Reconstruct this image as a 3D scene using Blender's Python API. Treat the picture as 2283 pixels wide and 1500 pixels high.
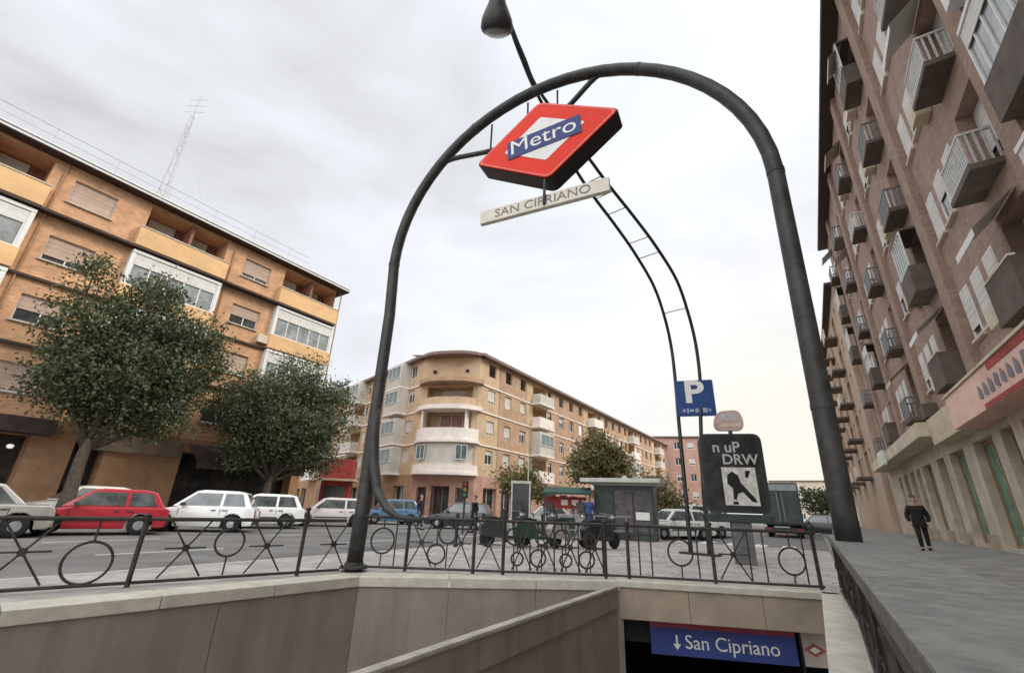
import bpy, bmesh, math, random
from mathutils import Matrix, Vector
R = math.radians
rnd = random.Random(7)
sc = bpy.context.scene
for o in list(bpy.data.objects): bpy.data.objects.remove(o, do_unlink=True)

# ------------------------------------------------------------------ camera
F_PX, PITCH, ROLL, EYE = 980.0, R(21.26), R(-2.0), 1.1
cp, sp, cr, sr = math.cos(PITCH), math.sin(PITCH), math.cos(ROLL), math.sin(ROLL)
fw = Vector((0, cp, sp)); dn = Vector((0, sp, -cp)); rt = Vector((1, 0, 0))
c_right = cr*rt + sr*dn; c_down = -sr*rt + cr*dn
cam_d = bpy.data.cameras.new('camera'); cam = bpy.data.objects.new('camera', cam_d); sc.collection.objects.link(cam)
cam_d.sensor_width = 36; cam_d.lens = 36*F_PX/2283; cam_d.clip_start = 0.03; cam_d.clip_end = 3000
m = Matrix((c_right, -c_down, -fw)).transposed().to_4x4(); m.translation = (0, 0, EYE)
cam.matrix_world = m
sc.camera = cam

# ------------------------------------------------------------------ sky + sun + exposure
SUN_EL, SUN_AZ = R(40), R(88)          # azimuth from +Y towards +X : the sun is veiled, behind the brick block
W = bpy.data.worlds.new('World'); sc.world = W; W.use_nodes = True
nt = W.node_tree; nt.nodes.clear(); N = nt.nodes.new; L = nt.links.new
out = N('ShaderNodeOutputWorld'); bg = N('ShaderNodeBackground'); bg.inputs[1].default_value = 0.1
sky = N('ShaderNodeTexSky'); sky.sky_type = 'NISHITA'; sky.sun_disc = False
sky.sun_elevation = SUN_EL; sky.sun_rotation = SUN_AZ; sky.air_density = 1.2; sky.dust_density = 2.5
tc = N('ShaderNodeTexCoord')
def mathn(t, op, a, b=None, clamp=False):
    n = t.nodes.new('ShaderNodeMath'); n.operation = op; n.use_clamp = clamp
    for i, v in enumerate((a, b)):
        if v is None: continue
        if isinstance(v, (int, float)): n.inputs[i].default_value = v
        else: t.links.new(v, n.inputs[i])
    return n.outputs[0]
def rampn(t, fac, stops):
    n = t.nodes.new('ShaderNodeValToRGB'); e = n.color_ramp.elements
    while len(e) < len(stops): e.new(0.5)
    for el, (p, c) in zip(e, stops): el.position = p; el.color = (*c, 1)
    t.links.new(fac, n.inputs[0]); return n.outputs[0]
def mixn(t, fac, a, b, mode='MIX'):
    n = t.nodes.new('ShaderNodeMix'); n.data_type = 'RGBA'; n.blend_type = mode
    if isinstance(fac, (int, float)): n.inputs[0].default_value = fac
    else: t.links.new(fac, n.inputs[0])
    for i, v in ((6, a), (7, b)):
        if isinstance(v, tuple): n.inputs[i].default_value = (*v, 1)
        else: t.links.new(v, n.inputs[i])
    return n.outputs[2]
def dotn(v):
    n = N('ShaderNodeVectorMath'); n.operation = 'DOT_PRODUCT'; L(tc.outputs['Generated'], n.inputs[0]); n.inputs[1].default_value = v
    return n.outputs['Value']
sepd = N('ShaderNodeSeparateXYZ'); L(tc.outputs['Generated'], sepd.inputs[0])
mpn = N('ShaderNodeMapping'); L(tc.outputs['Generated'], mpn.inputs[0]); mpn.inputs['Scale'].default_value = (1, 1, 2.2); mpn.inputs['Location'].default_value = (3.1, 1.7, 0.4)
n1 = N('ShaderNodeTexNoise'); L(mpn.outputs[0], n1.inputs[0]); n1.inputs['Scale'].default_value = 1.7; n1.inputs['Detail'].default_value = 7; n1.inputs['Roughness'].default_value = 0.52; n1.inputs['Distortion'].default_value = 0.4
n2 = N('ShaderNodeTexNoise'); L(mpn.outputs[0], n2.inputs[0]); n2.inputs['Scale'].default_value = 4.5; n2.inputs['Detail'].default_value = 6; n2.inputs['Roughness'].default_value = 0.5
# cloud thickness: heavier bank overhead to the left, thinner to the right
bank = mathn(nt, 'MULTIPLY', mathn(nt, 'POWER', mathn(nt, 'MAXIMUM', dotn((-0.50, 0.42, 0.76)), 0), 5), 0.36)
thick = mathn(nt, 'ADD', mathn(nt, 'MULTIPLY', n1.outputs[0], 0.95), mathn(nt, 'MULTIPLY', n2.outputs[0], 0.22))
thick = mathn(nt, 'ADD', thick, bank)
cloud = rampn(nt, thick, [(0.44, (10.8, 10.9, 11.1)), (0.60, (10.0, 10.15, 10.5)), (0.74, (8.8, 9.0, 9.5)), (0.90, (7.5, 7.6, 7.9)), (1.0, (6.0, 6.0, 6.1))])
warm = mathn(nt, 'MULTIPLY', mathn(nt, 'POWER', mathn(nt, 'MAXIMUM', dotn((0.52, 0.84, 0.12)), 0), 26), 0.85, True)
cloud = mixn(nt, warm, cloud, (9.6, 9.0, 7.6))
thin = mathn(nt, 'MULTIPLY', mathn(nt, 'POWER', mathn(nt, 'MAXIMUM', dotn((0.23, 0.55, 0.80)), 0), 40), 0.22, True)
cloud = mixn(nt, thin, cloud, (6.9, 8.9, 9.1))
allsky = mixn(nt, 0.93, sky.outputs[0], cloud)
# sky boost added overhead and behind the camera, unseen, to brighten facing walls
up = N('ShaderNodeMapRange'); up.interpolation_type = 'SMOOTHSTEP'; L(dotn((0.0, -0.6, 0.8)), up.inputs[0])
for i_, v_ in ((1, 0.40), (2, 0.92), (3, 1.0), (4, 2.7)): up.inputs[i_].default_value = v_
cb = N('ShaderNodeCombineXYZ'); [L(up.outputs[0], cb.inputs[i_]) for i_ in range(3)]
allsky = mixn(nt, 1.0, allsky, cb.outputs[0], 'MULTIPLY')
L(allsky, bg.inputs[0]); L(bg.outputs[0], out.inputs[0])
sun_d = bpy.data.lights.new('sun', 'SUN'); sun_d.energy = 2.0; sun_d.angle = R(14); sun_d.color = (1, 0.9, 0.76)
sun = bpy.data.objects.new('sun', sun_d); sc.collection.objects.link(sun)
sd = Vector((math.sin(SUN_AZ)*math.cos(SUN_EL), math.cos(SUN_AZ)*math.cos(SUN_EL), math.sin(SUN_EL)))
sun.rotation_euler = sd.to_track_quat('Z', 'Y').to_euler(); sun.location = sd*200
sc.view_settings.view_transform = 'Standard'; sc.view_settings.look = 'None'; sc.view_settings.exposure = 0.1; sc.view_settings.gamma = 1
sc.cycles.max_bounces = 6

# ------------------------------------------------------------------ materials
MATS = {}
def mat(name, col, rough=0.8, metal=0.0, var=0.12, scale=3.0, bump=0.0, bscale=40.0, spec=0.3, stain=0.0, brick=None, trans=0.0, emit=None, coat=0.0, joints=None, streak=0.0):
    if name in MATS: return MATS[name]
    M = bpy.data.materials.new(name); M.use_nodes = True; t = M.node_tree
    b = t.nodes['Principled BSDF']; b.inputs['Roughness'].default_value = rough; b.inputs['Metallic'].default_value = metal
    b.inputs['Specular IOR Level'].default_value = spec
    if coat: b.inputs['Coat Weight'].default_value = coat; b.inputs['Coat Roughness'].default_value = 0.06
    co = t.nodes.new('ShaderNodeTexCoord'); P = co.outputs['Object']
    ns = t.nodes.new('ShaderNodeTexNoise'); t.links.new(P, ns.inputs[0]); ns.inputs['Scale'].default_value = scale; ns.inputs['Detail'].default_value = 6; ns.inputs['Roughness'].default_value = 0.65
    lo = tuple(c*(1-var*1.6) for c in col); hi = tuple(min(1, c*(1+var*1.6)) for c in col)
    C = rampn(t, ns.outputs[0], [(0.3, lo), (0.7, hi)])
    if stain:
        n3 = t.nodes.new('ShaderNodeTexNoise'); t.links.new(P, n3.inputs[0]); n3.inputs['Scale'].default_value = 0.55; n3.inputs['Detail'].default_value = 8; n3.inputs['Roughness'].default_value = 0.7
        f = rampn(t, n3.outputs[0], [(0.42, (0, 0, 0)), (0.72, (1, 1, 1))])
        C = mixn(t, mathn(t, 'MULTIPLY', f, stain), C, tuple(c*0.45 for c in col))
    if streak:                       # rain streaks running down a wall
        mp = t.nodes.new('ShaderNodeMapping'); t.links.new(P, mp.inputs[0]); mp.inputs['Scale'].default_value = (3.2, 3.2, 0.22)
        n4 = t.nodes.new('ShaderNodeTexNoise'); t.links.new(mp.outputs[0], n4.inputs[0]); n4.inputs['Scale'].default_value = 1.0; n4.inputs['Detail'].default_value = 5
        f = rampn(t, n4.outputs[0], [(0.48, (0, 0, 0)), (0.72, (1, 1, 1))])
        C = mixn(t, mathn(t, 'MULTIPLY', f, streak), C, tuple(c*0.5 for c in col))
    if brick or joints:
        sx = t.nodes.new('ShaderNodeSeparateXYZ'); t.links.new(P, sx.inputs[0])
        cx = t.nodes.new('ShaderNodeCombineXYZ')
        if brick: t.links.new(mathn(t, 'ADD', sx.outputs[0], sx.outputs[1]), cx.inputs[0]); t.links.new(sx.outputs[2], cx.inputs[1])
        else: t.links.new(sx.outputs[0], cx.inputs[0]); t.links.new(sx.outputs[1], cx.inputs[1])
        br = t.nodes.new('ShaderNodeTexBrick'); t.links.new(cx.outputs[0], br.inputs[0])
        bw, bh, mo, k = brick or joints
        br.inputs['Scale'].default_value = 1; br.inputs['Brick Width'].default_value = bw; br.inputs['Row Height'].default_value = bh; br.inputs['Mortar Size'].default_value = mo; br.inputs['Mortar Smooth'].default_value = 0.3
        br.inputs['Color1'].default_value = (0.82, 0.82, 0.82, 1); br.inputs['Color2'].default_value = (1.12, 1.12, 1.12, 1); br.inputs['Mortar'].default_value = (k, k, k, 1)
        C = mixn(t, 1.0, C, br.outputs[0], 'MULTIPLY')
    t.links.new(C, b.inputs['Base Color'])
    if bump:
        nb = t.nodes.new('ShaderNodeTexNoise'); t.links.new(P, nb.inputs[0]); nb.inputs['Scale'].default_value = bscale; nb.inputs['Detail'].default_value = 4
        bm_ = t.nodes.new('ShaderNodeBump'); bm_.inputs['Strength'].default_value = bump; bm_.inputs['Distance'].default_value = 0.02
        t.links.new(nb.outputs[0], bm_.inputs['Height']); t.links.new(bm_.outputs[0], b.inputs['Normal'])
    if trans:
        tr = t.nodes.new('ShaderNodeBsdfTranslucent'); t.links.new(C, tr.inputs[0]); mx = t.nodes.new('ShaderNodeMixShader'); mx.inputs[0].default_value = trans
        t.links.new(b.outputs[0], mx.inputs[1]); t.links.new(tr.outputs[0], mx.inputs[2]); t.links.new(mx.outputs[0], t.nodes['Material Output'].inputs[0])
    if emit: b.inputs['Emission Color'].default_value = (*emit[:3], 1); b.inputs['Emission Strength'].default_value = emit[3]
    MATS[name] = M; return M
steel   = mat('dark_painted_steel', (0.030, 0.032, 0.034), 0.42, 0.25, 0.35, 5, spec=0.5, bump=0.05, bscale=90)
archst  = mat('arch_steel', (0.046, 0.045, 0.042), 0.55, 0.1, 0.35, 5, spec=0.45, bump=0.15, bscale=60, stain=0.5)
railst  = mat('railing_iron', (0.035, 0.030, 0.026), 0.6, 0.1, 0.4, 8, spec=0.4)
redp    = mat('red_enamel', (0.78, 0.045, 0.022), 0.6, 0, 0.06, 3, spec=0.2, stain=0.08)
whitep  = mat('white_enamel', (0.78, 0.77, 0.74), 0.4, 0, 0.05, 4)
bluep   = mat('blue_enamel', (0.025, 0.04, 0.17), 0.5, 0, 0.1, 4)
pblue   = mat('parking_blue', (0.015, 0.055, 0.20), 0.35, 0, 0.15, 4)
blackp  = mat('black_edge', (0.015, 0.015, 0.016), 0.4)
ivory   = mat('ivory_panel', (0.70, 0.66, 0.56), 0.5, 0, 0.08, 6)
greytxt = mat('grey_lettering', (0.22, 0.19, 0.16), 0.6)
asphalt = mat('asphalt', (0.17, 0.163, 0.152), 0.9, 0, 0.18, 0.9, bump=0.25, bscale=120, stain=0.25)
paving  = mat('paving', (0.40, 0.365, 0.33), 0.85, 0, 0.12, 1.5, bump=0.15, bscale=80, stain=0.22, joints=(0.4, 0.4, 0.012, 0.72))
sidewalk= mat('sidewalk_slabs', (0.215, 0.206, 0.187), 0.85, 0, 0.14, 1.2, bump=0.15, bscale=80, stain=0.35, joints=(0.6, 0.4, 0.012, 0.7))
kerbst  = mat('kerb_granite', (0.42, 0.40, 0.36), 0.8, 0, 0.15, 6, bump=0.1)
concr   = mat('concrete', (0.27, 0.232, 0.19), 0.85, 0, 0.12, 2.2, bump=0.3, bscale=50, stain=0.4, streak=0.55)
coping  = mat('coping_stone', (0.50, 0.465, 0.39), 0.8, 0, 0.12, 5, bump=0.15, stain=0.3)
beamst  = mat('beam_stone', (0.34, 0.28, 0.21), 0.8, 0, 0.14, 1.6, bump=0.15, stain=0.3)
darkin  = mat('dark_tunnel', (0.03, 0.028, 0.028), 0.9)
paintw  = mat('road_paint', (0.6, 0.59, 0.55), 0.8, 0, 0.15, 9)
glass   = mat('window_glass', (0.05, 0.06, 0.062), 0.08, 0, 0.5, 0.7, spec=0.7)
glassg  = mat('greenish_glass', (0.11, 0.16, 0.15), 0.1, 0, 0.3, 1.2, spec=0.7)
darkgl  = mat('shop_dark', (0.028, 0.026, 0.024), 0.2, 0, 0.6, 1.5, spec=0.5)
wframe  = mat('white_frame', (0.68, 0.68, 0.66), 0.5, 0, 0.08, 8)
blindm  = mat('blind_slats', (0.66, 0.645, 0.60), 0.6, 0, 0.08, 2, brick=(6, 0.06, 0.008, 0.6))
railwh  = mat('dull_white_rail', (0.50, 0.49, 0.46), 0.5, 0, 0.15, 6, stain=0.3)
shopgr  = mat('green_shop_window', (0.10, 0.22, 0.16), 0.15, 0, 0.4, 1.2, spec=0.5)
blindt  = mat('tan_blind', (0.50, 0.37, 0.29), 0.7, 0, 0.08, 2, brick=(6, 0.06, 0.008, 0.6))
glassl  = mat('pale_curtained_glass', (0.26, 0.28, 0.28), 0.15, 0, 0.3, 1.3, spec=0.6)
obrick  = mat('orange_brick', (0.56, 0.325, 0.185), 0.85, 0, 0.14, 1.6, brick=(0.26, 0.075, 0.012, 0.95), stain=0.16)
oyellow = mat('yellow_render', (0.67, 0.43, 0.215), 0.85, 0, 0.09, 1.3, stain=0.12)
eaved   = mat('eave_brown', (0.055, 0.036, 0.028), 0.7)
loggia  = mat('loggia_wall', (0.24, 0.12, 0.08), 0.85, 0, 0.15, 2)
dbrown  = mat('dark_marquee', (0.06, 0.035, 0.035), 0.7, 0, 0.3, 2)
colbr   = mat('column_cladding', (0.36, 0.21, 0.115), 0.7, 0, 0.14, 2)
rbrick  = mat('red_brown_brick', (0.365, 0.255, 0.205), 0.88, 0, 0.14, 1.1, brick=(0.27, 0.08, 0.014, 0.8), stain=0.25)
rbrick2 = mat('smooth_brown_pilaster', (0.345, 0.24, 0.19), 0.88, 0, 0.12, 1.1, stain=0.25, brick=(0.27, 0.08, 0.012, 0.85))
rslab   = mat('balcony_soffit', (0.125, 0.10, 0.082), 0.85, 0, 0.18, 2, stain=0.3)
cream   = mat('cream_stone', (0.60, 0.52, 0.40), 0.85, 0, 0.12, 1.2, stain=0.25)
creamb  = mat('cream_beige_wall', (0.56, 0.41, 0.262), 0.85, 0, 0.13, 1.1, stain=0.2)
pinkb   = mat('pink_brick', (0.49, 0.325, 0.215), 0.85, 0, 0.14, 1.1, brick=(0.27, 0.08, 0.014, 0.85), stain=0.18)
pinkw   = mat('pinkish_white_parapet', (0.82, 0.74, 0.67), 0.8, 0, 0.08, 1.5, stain=0.15)
greyw   = mat('grey_glazing_panel', (0.55, 0.52, 0.45), 0.5, 0, 0.1, 1)
redshop = mat('red_shop_front', (0.43, 0.25, 0.195), 0.7, 0, 0.2, 1)
redawn  = mat('red_awning', (0.33, 0.055, 0.05), 0.8, 0, 0.2, 1.5)
awncr   = mat('cream_awning', (0.55, 0.46, 0.34), 0.85, 0, 0.12, 2)
signpk  = mat('pink_sign', (0.68, 0.42, 0.34), 0.5, 0, 0.1, 0.8)
metalgr = mat('grey_metal', (0.15, 0.155, 0.155), 0.5, 0.3, 0.2, 4)
lgrey   = mat('light_grey_metal', (0.40, 0.40, 0.40), 0.5, 0.3, 0.1, 4)
dgreen  = mat('dark_green_metal', (0.045, 0.06, 0.055), 0.5, 0.1, 0.25, 2)
awngr   = mat('dark_green_awning', (0.03, 0.075, 0.055), 0.8, 0, 0.2, 2)
bark    = mat('bark', (0.085, 0.068, 0.052), 0.95, 0, 0.3, 9, bump=0.6, bscale=22)
rubber  = mat('rubber', (0.02, 0.02, 0.02), 0.85)
alloy   = mat('alloy', (0.42, 0.42, 0.43), 0.35, 0.7)
cglass  = mat('car_glass', (0.075, 0.085, 0.083), 0.05, 0, 0.5, 1.6, spec=1.0)
cred    = mat('car_red', (0.40, 0.018, 0.03), 0.3, 0, 0.05, 1, coat=0.8)
cwhite  = mat('car_white', (0.78, 0.78, 0.75), 0.3, 0, 0.04, 1, coat=0.6)
csilver = mat('car_silver', (0.42, 0.40, 0.36), 0.32, 0.4, 0.05, 1, coat=0.6)
cblue   = mat('car_blue', (0.10, 0.20, 0.32), 0.3, 0, 0.05, 1, coat=0.6)
cdark   = mat('car_dark', (0.04, 0.045, 0.045), 0.3, 0, 0.05, 1, coat=0.6)
lampr   = mat('tail_lamp', (0.35, 0.02, 0.02), 0.3)
lampw   = mat('head_lamp', (0.75, 0.75, 0.72), 0.2)
trimb   = mat('bumper_trim', (0.05, 0.05, 0.05), 0.6)
skin    = mat('skin', (0.42, 0.26, 0.19), 0.6)
blackc  = mat('black_cloth', (0.016, 0.014, 0.014), 0.9)
bluec   = mat('blue_cloth', (0.05, 0.09, 0.24), 0.9)
darkc   = mat('dark_cloth', (0.035, 0.035, 0.045), 0.9)
hairm   = mat('grey_hair', (0.13, 0.11, 0.10), 0.8)
bulb    = mat('lamp_glass', (0.35, 0.35, 0.34), 0.3)
def leafmat(name, a, b):
    M = bpy.data.materials.new(name); M.use_nodes = True; t = M.node_tree; bs = t.nodes['Principled BSDF']
    co = t.nodes.new('ShaderNodeTexCoord'); ns = t.nodes.new('ShaderNodeTexNoise'); t.links.new(co.outputs['Object'], ns.inputs[0]); ns.inputs['Scale'].default_value = 0.9; ns.inputs['Detail'].default_value = 7; ns.inputs['Roughness'].default_value = 0.8
    C = rampn(t, ns.outputs[0], [(0.32, a), (0.68, b)]); t.links.new(C, bs.inputs['Base Color']); bs.inputs['Roughness'].default_value = 0.6
    tr = t.nodes.new('ShaderNodeBsdfTranslucent'); t.links.new(C, tr.inputs[0]); mx = t.nodes.new('ShaderNodeMixShader'); mx.inputs[0].default_value = 0.25
    t.links.new(bs.outputs[0], mx.inputs[1]); t.links.new(tr.outputs[0], mx.inputs[2]); t.links.new(mx.outputs[0], t.nodes['Material Output'].inputs[0]); return M
leaf_a = leafmat('leaves_olive', (0.034, 0.050, 0.022), (0.115, 0.138, 0.060))
leaf_b = leafmat('leaves_autumn', (0.09, 0.09, 0.035), (0.26, 0.22, 0.085))

# ------------------------------------------------------------------ mesh building
col = sc.collection
class MB:
    def __init__(s): s.v = []; s.f = []; s.M = Matrix()
    def frame(s, M): s.M = M; return s
    def add(s, vs, fs):
        b = len(s.v); s.v += [s.M @ Vector(p) for p in vs]; s.f += [tuple(b+i for i in q) for q in fs]
    def quad(s, a, b, c, d): s.add([a, b, c, d], [(0, 1, 2, 3)])
    def box(s, x0, x1, y0, y1, z0, z1):
        s.add([(x0,y0,z0),(x1,y0,z0),(x1,y1,z0),(x0,y1,z0),(x0,y0,z1),(x1,y0,z1),(x1,y1,z1),(x0,y1,z1)],
              [(0,3,2,1),(4,5,6,7),(0,1,5,4),(1,2,6,5),(2,3,7,6),(3,0,4,7)])
    def prism(s, poly, a, b, axis='z'):
        n = len(poly)
        def P(p, h): return (p[0], p[1], h) if axis == 'z' else ((p[0], h, p[1]) if axis == 'y' else (h, p[0], p[1]))
        s.add([P(p, a) for p in poly]+[P(p, b) for p in poly], [tuple(range(n))[::-1], tuple(range(n, 2*n))]+[(i, (i+1) % n, n+(i+1) % n, n+i) for i in range(n)])
    def tube(s, pts, r, n=8, cap=True):
        pts = [Vector(p) for p in pts]; k = len(pts); rs = r if isinstance(r, (list, tuple)) else [r]*k
        vs = []; prev = None
        for i in range(k):
            d = (pts[min(i+1, k-1)]-pts[max(i-1, 0)]).normalized()
            if prev is None:
                u = d.orthogonal().normalized()
            else:
                u = (prev-d*prev.dot(d)).normalized()
            prev = u; w = d.cross(u)
            for j in range(n):
                a = 2*math.pi*j/n; vs.append(pts[i]+(u*math.cos(a)+w*math.sin(a))*rs[i])
        fs = [(i*n+j, i*n+(j+1) % n, (i+1)*n+(j+1) % n, (i+1)*n+j) for i in range(k-1) for j in range(n)]
        if cap: fs += [tuple(range(n))[::-1], tuple(range((k-1)*n, k*n))]
        s.add(vs, fs)
    def lathe(s, prof, n=20, c=(0,0,0)):
        vs = []; k = len(prof)
        for (r, z) in prof:
            for j in range(n):
                a = 2*math.pi*j/n; vs.append((c[0]+r*math.cos(a), c[1]+r*math.sin(a), c[2]+z))
        fs = [(i*n+j, i*n+(j+1) % n, (i+1)*n+(j+1) % n, (i+1)*n+j) for i in range(k-1) for j in range(n)]
        fs += [tuple(range(n))[::-1], tuple(range((k-1)*n, k*n))]
        s.add(vs, fs)
    def ring(s, c, r, t, ax1, ax2, n=28):
        c = Vector(c); a1 = Vector(ax1); a2 = Vector(ax2)
        pts = [c+(a1*math.cos(2*math.pi*i/n)+a2*math.sin(2*math.pi*i/n))*r for i in range(n+1)]
        s.tube(pts, t, 6, False)
    def wall(s, x0, x1, z0, z1, holes, y=0.0):
        """front face in the plane y with rectangular holes and their reveals; hole = (xa, xb, za, zb, depth, back)"""
        xs = sorted({x0, x1, *[min(max(v, x0), x1) for h in holes for v in h[:2]]}); zs = sorted({z0, z1, *[min(max(v, z0), z1) for h in holes for v in h[2:4]]})
        for i in range(len(xs)-1):
            run = None
            for j in range(len(zs)-1):
                cx, cz = (xs[i]+xs[i+1])/2, (zs[j]+zs[j+1])/2
                inside = any(h[0] < cx < h[1] and h[2] < cz < h[3] for h in holes)
                if inside:
                    if run is not None: s.quad((xs[i],y,run),(xs[i+1],y,run),(xs[i+1],y,zs[j]),(xs[i],y,zs[j])); run = None
                elif run is None: run = zs[j]
            if run is not None: s.quad((xs[i],y,run),(xs[i+1],y,run),(xs[i+1],y,z1),(xs[i],y,z1))
        for (a, b, c, d, dep, back) in holes:
            e = y+dep
            s.quad((a,y,c),(a,e,c),(a,e,d),(a,y,d)); s.quad((b,y,c),(b,y,d),(b,e,d),(b,e,c))
            s.quad((a,y,d),(a,e,d),(b,e,d),(b,y,d)); s.quad((a,y,c),(b,y,c),(b,e,c),(a,e,c))
            if back: s.quad((a,e,c),(b,e,c),(b,e,d),(a,e,d))
    def mesh(s, name, m, smooth=False):
        me = bpy.data.meshes.new(name); me.from_pydata([tuple(v) for v in s.v], [], s.f); me.materials.append(m)
        if smooth: me.polygons.foreach_set('use_smooth', [True]*len(me.polygons))
        me.update(); return me
    def build(s, name, m, parent=None, smooth=False, bevel=0.0):
        o = bpy.data.objects.new(name, s.mesh(name, m, smooth)); col.objects.link(o); o.parent = parent
        if bevel:
            bm = bmesh.new(); bm.from_mesh(o.data); bmesh.ops.remove_doubles(bm, verts=bm.verts, dist=1e-4)
            ed = [e for e in bm.edges if len(e.link_faces) == 2 and e.calc_face_angle(0) > 0.5]
            bmesh.ops.bevel(bm, geom=ed, offset=bevel, segments=2, profile=0.6, affect='EDGES', clamp_overlap=True)
            bm.to_mesh(o.data); bm.free()
        return o
def tag(o, label, cat, group=None):
    o['label'] = label; o['category'] = cat
    if group: o['group'] = group
    return o
def struct(o): o['kind'] = 'structure'; return o
def thing(name, label, cat, loc=(0,0,0), rz=0.0, group=None):
    o = bpy.data.objects.new(name, None); col.objects.link(o); o.location = loc; o.rotation_euler = (0, 0, rz); o.empty_display_size = 0.2
    return tag(o, label, cat, group)
def put(name, me, parent, M):
    o = bpy.data.objects.new(name, me); col.objects.link(o); o.parent = parent; o.matrix_local = M; return o
def T(x, y, z): return Matrix.Translation((x, y, z))
def RZ(a): return Matrix.Rotation(a, 4, 'Z')
def text(name, s, parent, M, size, m, ext=0.004, align='CENTER', sx=1.0, bold=0.0):
    c = bpy.data.curves.new(name, 'FONT'); c.body = s; c.size = size; c.align_x = align; c.align_y = 'CENTER'; c.extrude = ext; c.offset = bold; c.resolution_u = 4
    o = bpy.data.objects.new(name, c); col.objects.link(o)
    me = bpy.data.meshes.new_from_object(o.evaluated_get(bpy.context.evaluated_depsgraph_get())); me.name = name
    bpy.data.objects.remove(o, do_unlink=True); me.materials.clear(); me.materials.append(m)
    # lettering stands upright (local x right, z up) facing local -Y
    q = bpy.data.objects.new(name, me); col.objects.link(q); q.parent = parent; q.matrix_local = M @ Matrix.Rotation(R(90), 4, 'X') @ Matrix.Diagonal((sx, 1, 1, 1)); return q
YAW = 33.2
ax_s = Vector((math.sin(R(YAW)), math.cos(R(YAW)), 0)); ax_l = Vector((ax_s.y, -ax_s.x, 0))
def SL(s, l, z=0.0): return ax_s*s+ax_l*l+Vector((0, 0, z))
RZS = R(90-YAW)

# ------------------------------------------------------------------ ground, road, pavements, stairwell
PIT = [(5.12, 7.70), (1.90, 8.18), (-2.23, 7.72), (-4.75, 4.89), (-9.5, -0.6), (-5.0, -6.0), (-3.6, -5.6)]
PIT = [Vector((x, y, 0)) for x, y in PIT]
near_r = SL(-6.6, -0.10)
PIT[-1] = near_r; PIT[0] = SL(9.25, 0.0)
def sheet(name, outer, holes, z, m):
    bm = bmesh.new(); edges = []
    for loop in [outer]+holes:
        vs = [bm.verts.new((p[0], p[1], z)) for p in loop]
        for i in range(len(vs)): edges.append(bm.edges.new((vs[i], vs[(i+1) % len(vs)])))
    bmesh.ops.triangle_fill(bm, edges=edges, use_beauty=True)
    bmesh.ops.recalc_face_normals(bm, faces=bm.faces)
    for f in bm.faces:
        if f.normal.z < 0: f.normal_flip()
    me = bpy.data.meshes.new(name); bm.to_mesh(me); bm.free(); me.materials.append(m)
    return struct(tag_struct(name, me))
def tag_struct(name, me):
    o = bpy.data.objects.new(name, me); col.objects.link(o); return o
island = [SL(-14, 0.25), SL(-14, -9.2), SL(17, -9.2), SL(19.5, -8.4), SL(20.6, -6.5), SL(21.0, -3), SL(21.0, 0.25)]
def ccw(p, grow): c = sum(p, Vector())/len(p); return [q+(q-c).normalized()*grow for q in p]
sheet('ground', [(-600, -300), (600, -300), (600, 900), (-600, 900)], [island], -0.12, asphalt)
sheet('pavement', island, [PIT], 0.0, paving)
mb = MB()
for i in range(len(island)):
    a, b = island[i], island[(i+1) % len(island)]
    if i == len(island)-1: continue
    d = (b-a).normalized(); n = Vector((-d.y, d.x, 0))*0.0
    nn = Vector((d.y, -d.x, 0))
    if nn.dot(a-SL(5, -4)) < 0: nn = -nn
    mb.add([a, b, b-nn*0.16, a-nn*0.16, a+Vector((0,0,-.14)), b+Vector((0,0,-.14)), b-nn*.16+Vector((0,0,-.14)), a-nn*.16+Vector((0,0,-.14))], [(0,1,2,3),(0,4,5,1),(3,2,6,7)])
mb.v = [v+Vector((0, 0, 0.005)) for v in mb.v]
struct(mb.build('kerb', kerbst))
mb = MB()
for s0 in range(-20, 120, 4):
    a = [SL(s0, 0.25, 0.001), SL(s0+4, 0.25, 0.001), SL(s0+4, 5.6, 0.24), SL(s0, 5.6, 0.24)]; mb.quad(*[tuple(p) for p in a[::-1]])
    if s0 >= 20: mb.quad(*[tuple(p) for p in (SL(s0, .25, 0.001), SL(s0, .25, -.13), SL(s0+4, .25, -.13), SL(s0+4, .25, 0.001))])
struct(mb.build('sidewalk', sidewalk))
mb = MB(); mb.quad(*[tuple(SL(a, b, -0.10)) for a, b in ((-30, -24.2), (20.5, -26.0), (20.5, -29), (-30, -29))])
mb.quad(*[tuple(SL(a, b, -z)) for a, b, z in ((-30, -24.2, .10), (-30, -24.2, .13), (20.5, -26.0, .13), (20.5, -26, .10))])
struct(mb.build('far_pavement', sidewalk))
mb = MB()
for s0 in range(-20, 20, 6):
    for l0 in (-13.0, -16.8): mb.quad(*[tuple(SL(a, b, -0.115)) for a, b in ((s0, l0), (s0+2.6, l0), (s0+2.6, l0+.12), (s0, l0+.12))])
for k in range(7): mb.quad(*[tuple(SL(a, b, -0.115)) for a, b in ((22.0, -8+k*1.1), (25.4, -8+k*1.1), (25.4, -7.5+k*1.1), (22.0, -7.5+k*1.1))])
struct(mb.build('road_markings', paintw))

mb = MB(); pr = random.Random(9)
for k in range(16):
    a, b = pr.uniform(-6, 24), pr.uniform(-23, -10.5); w_, l_ = pr.uniform(.6, 1.6), pr.uniform(1.0, 4.5)
    mb.quad(*[tuple(SL(x, y, -0.1165-k*.0002)) for x, y in ((a, b), (a+l_, b+pr.uniform(-.1,.1)), (a+l_, b+w_), (a, b+w_+pr.uniform(-.1,.1)))])
struct(mb.build('road_patches', mat('asphalt_patch', (.115,.112,.108), .9, 0, .2, 1.2, bump=.2, bscale=120)))
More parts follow.
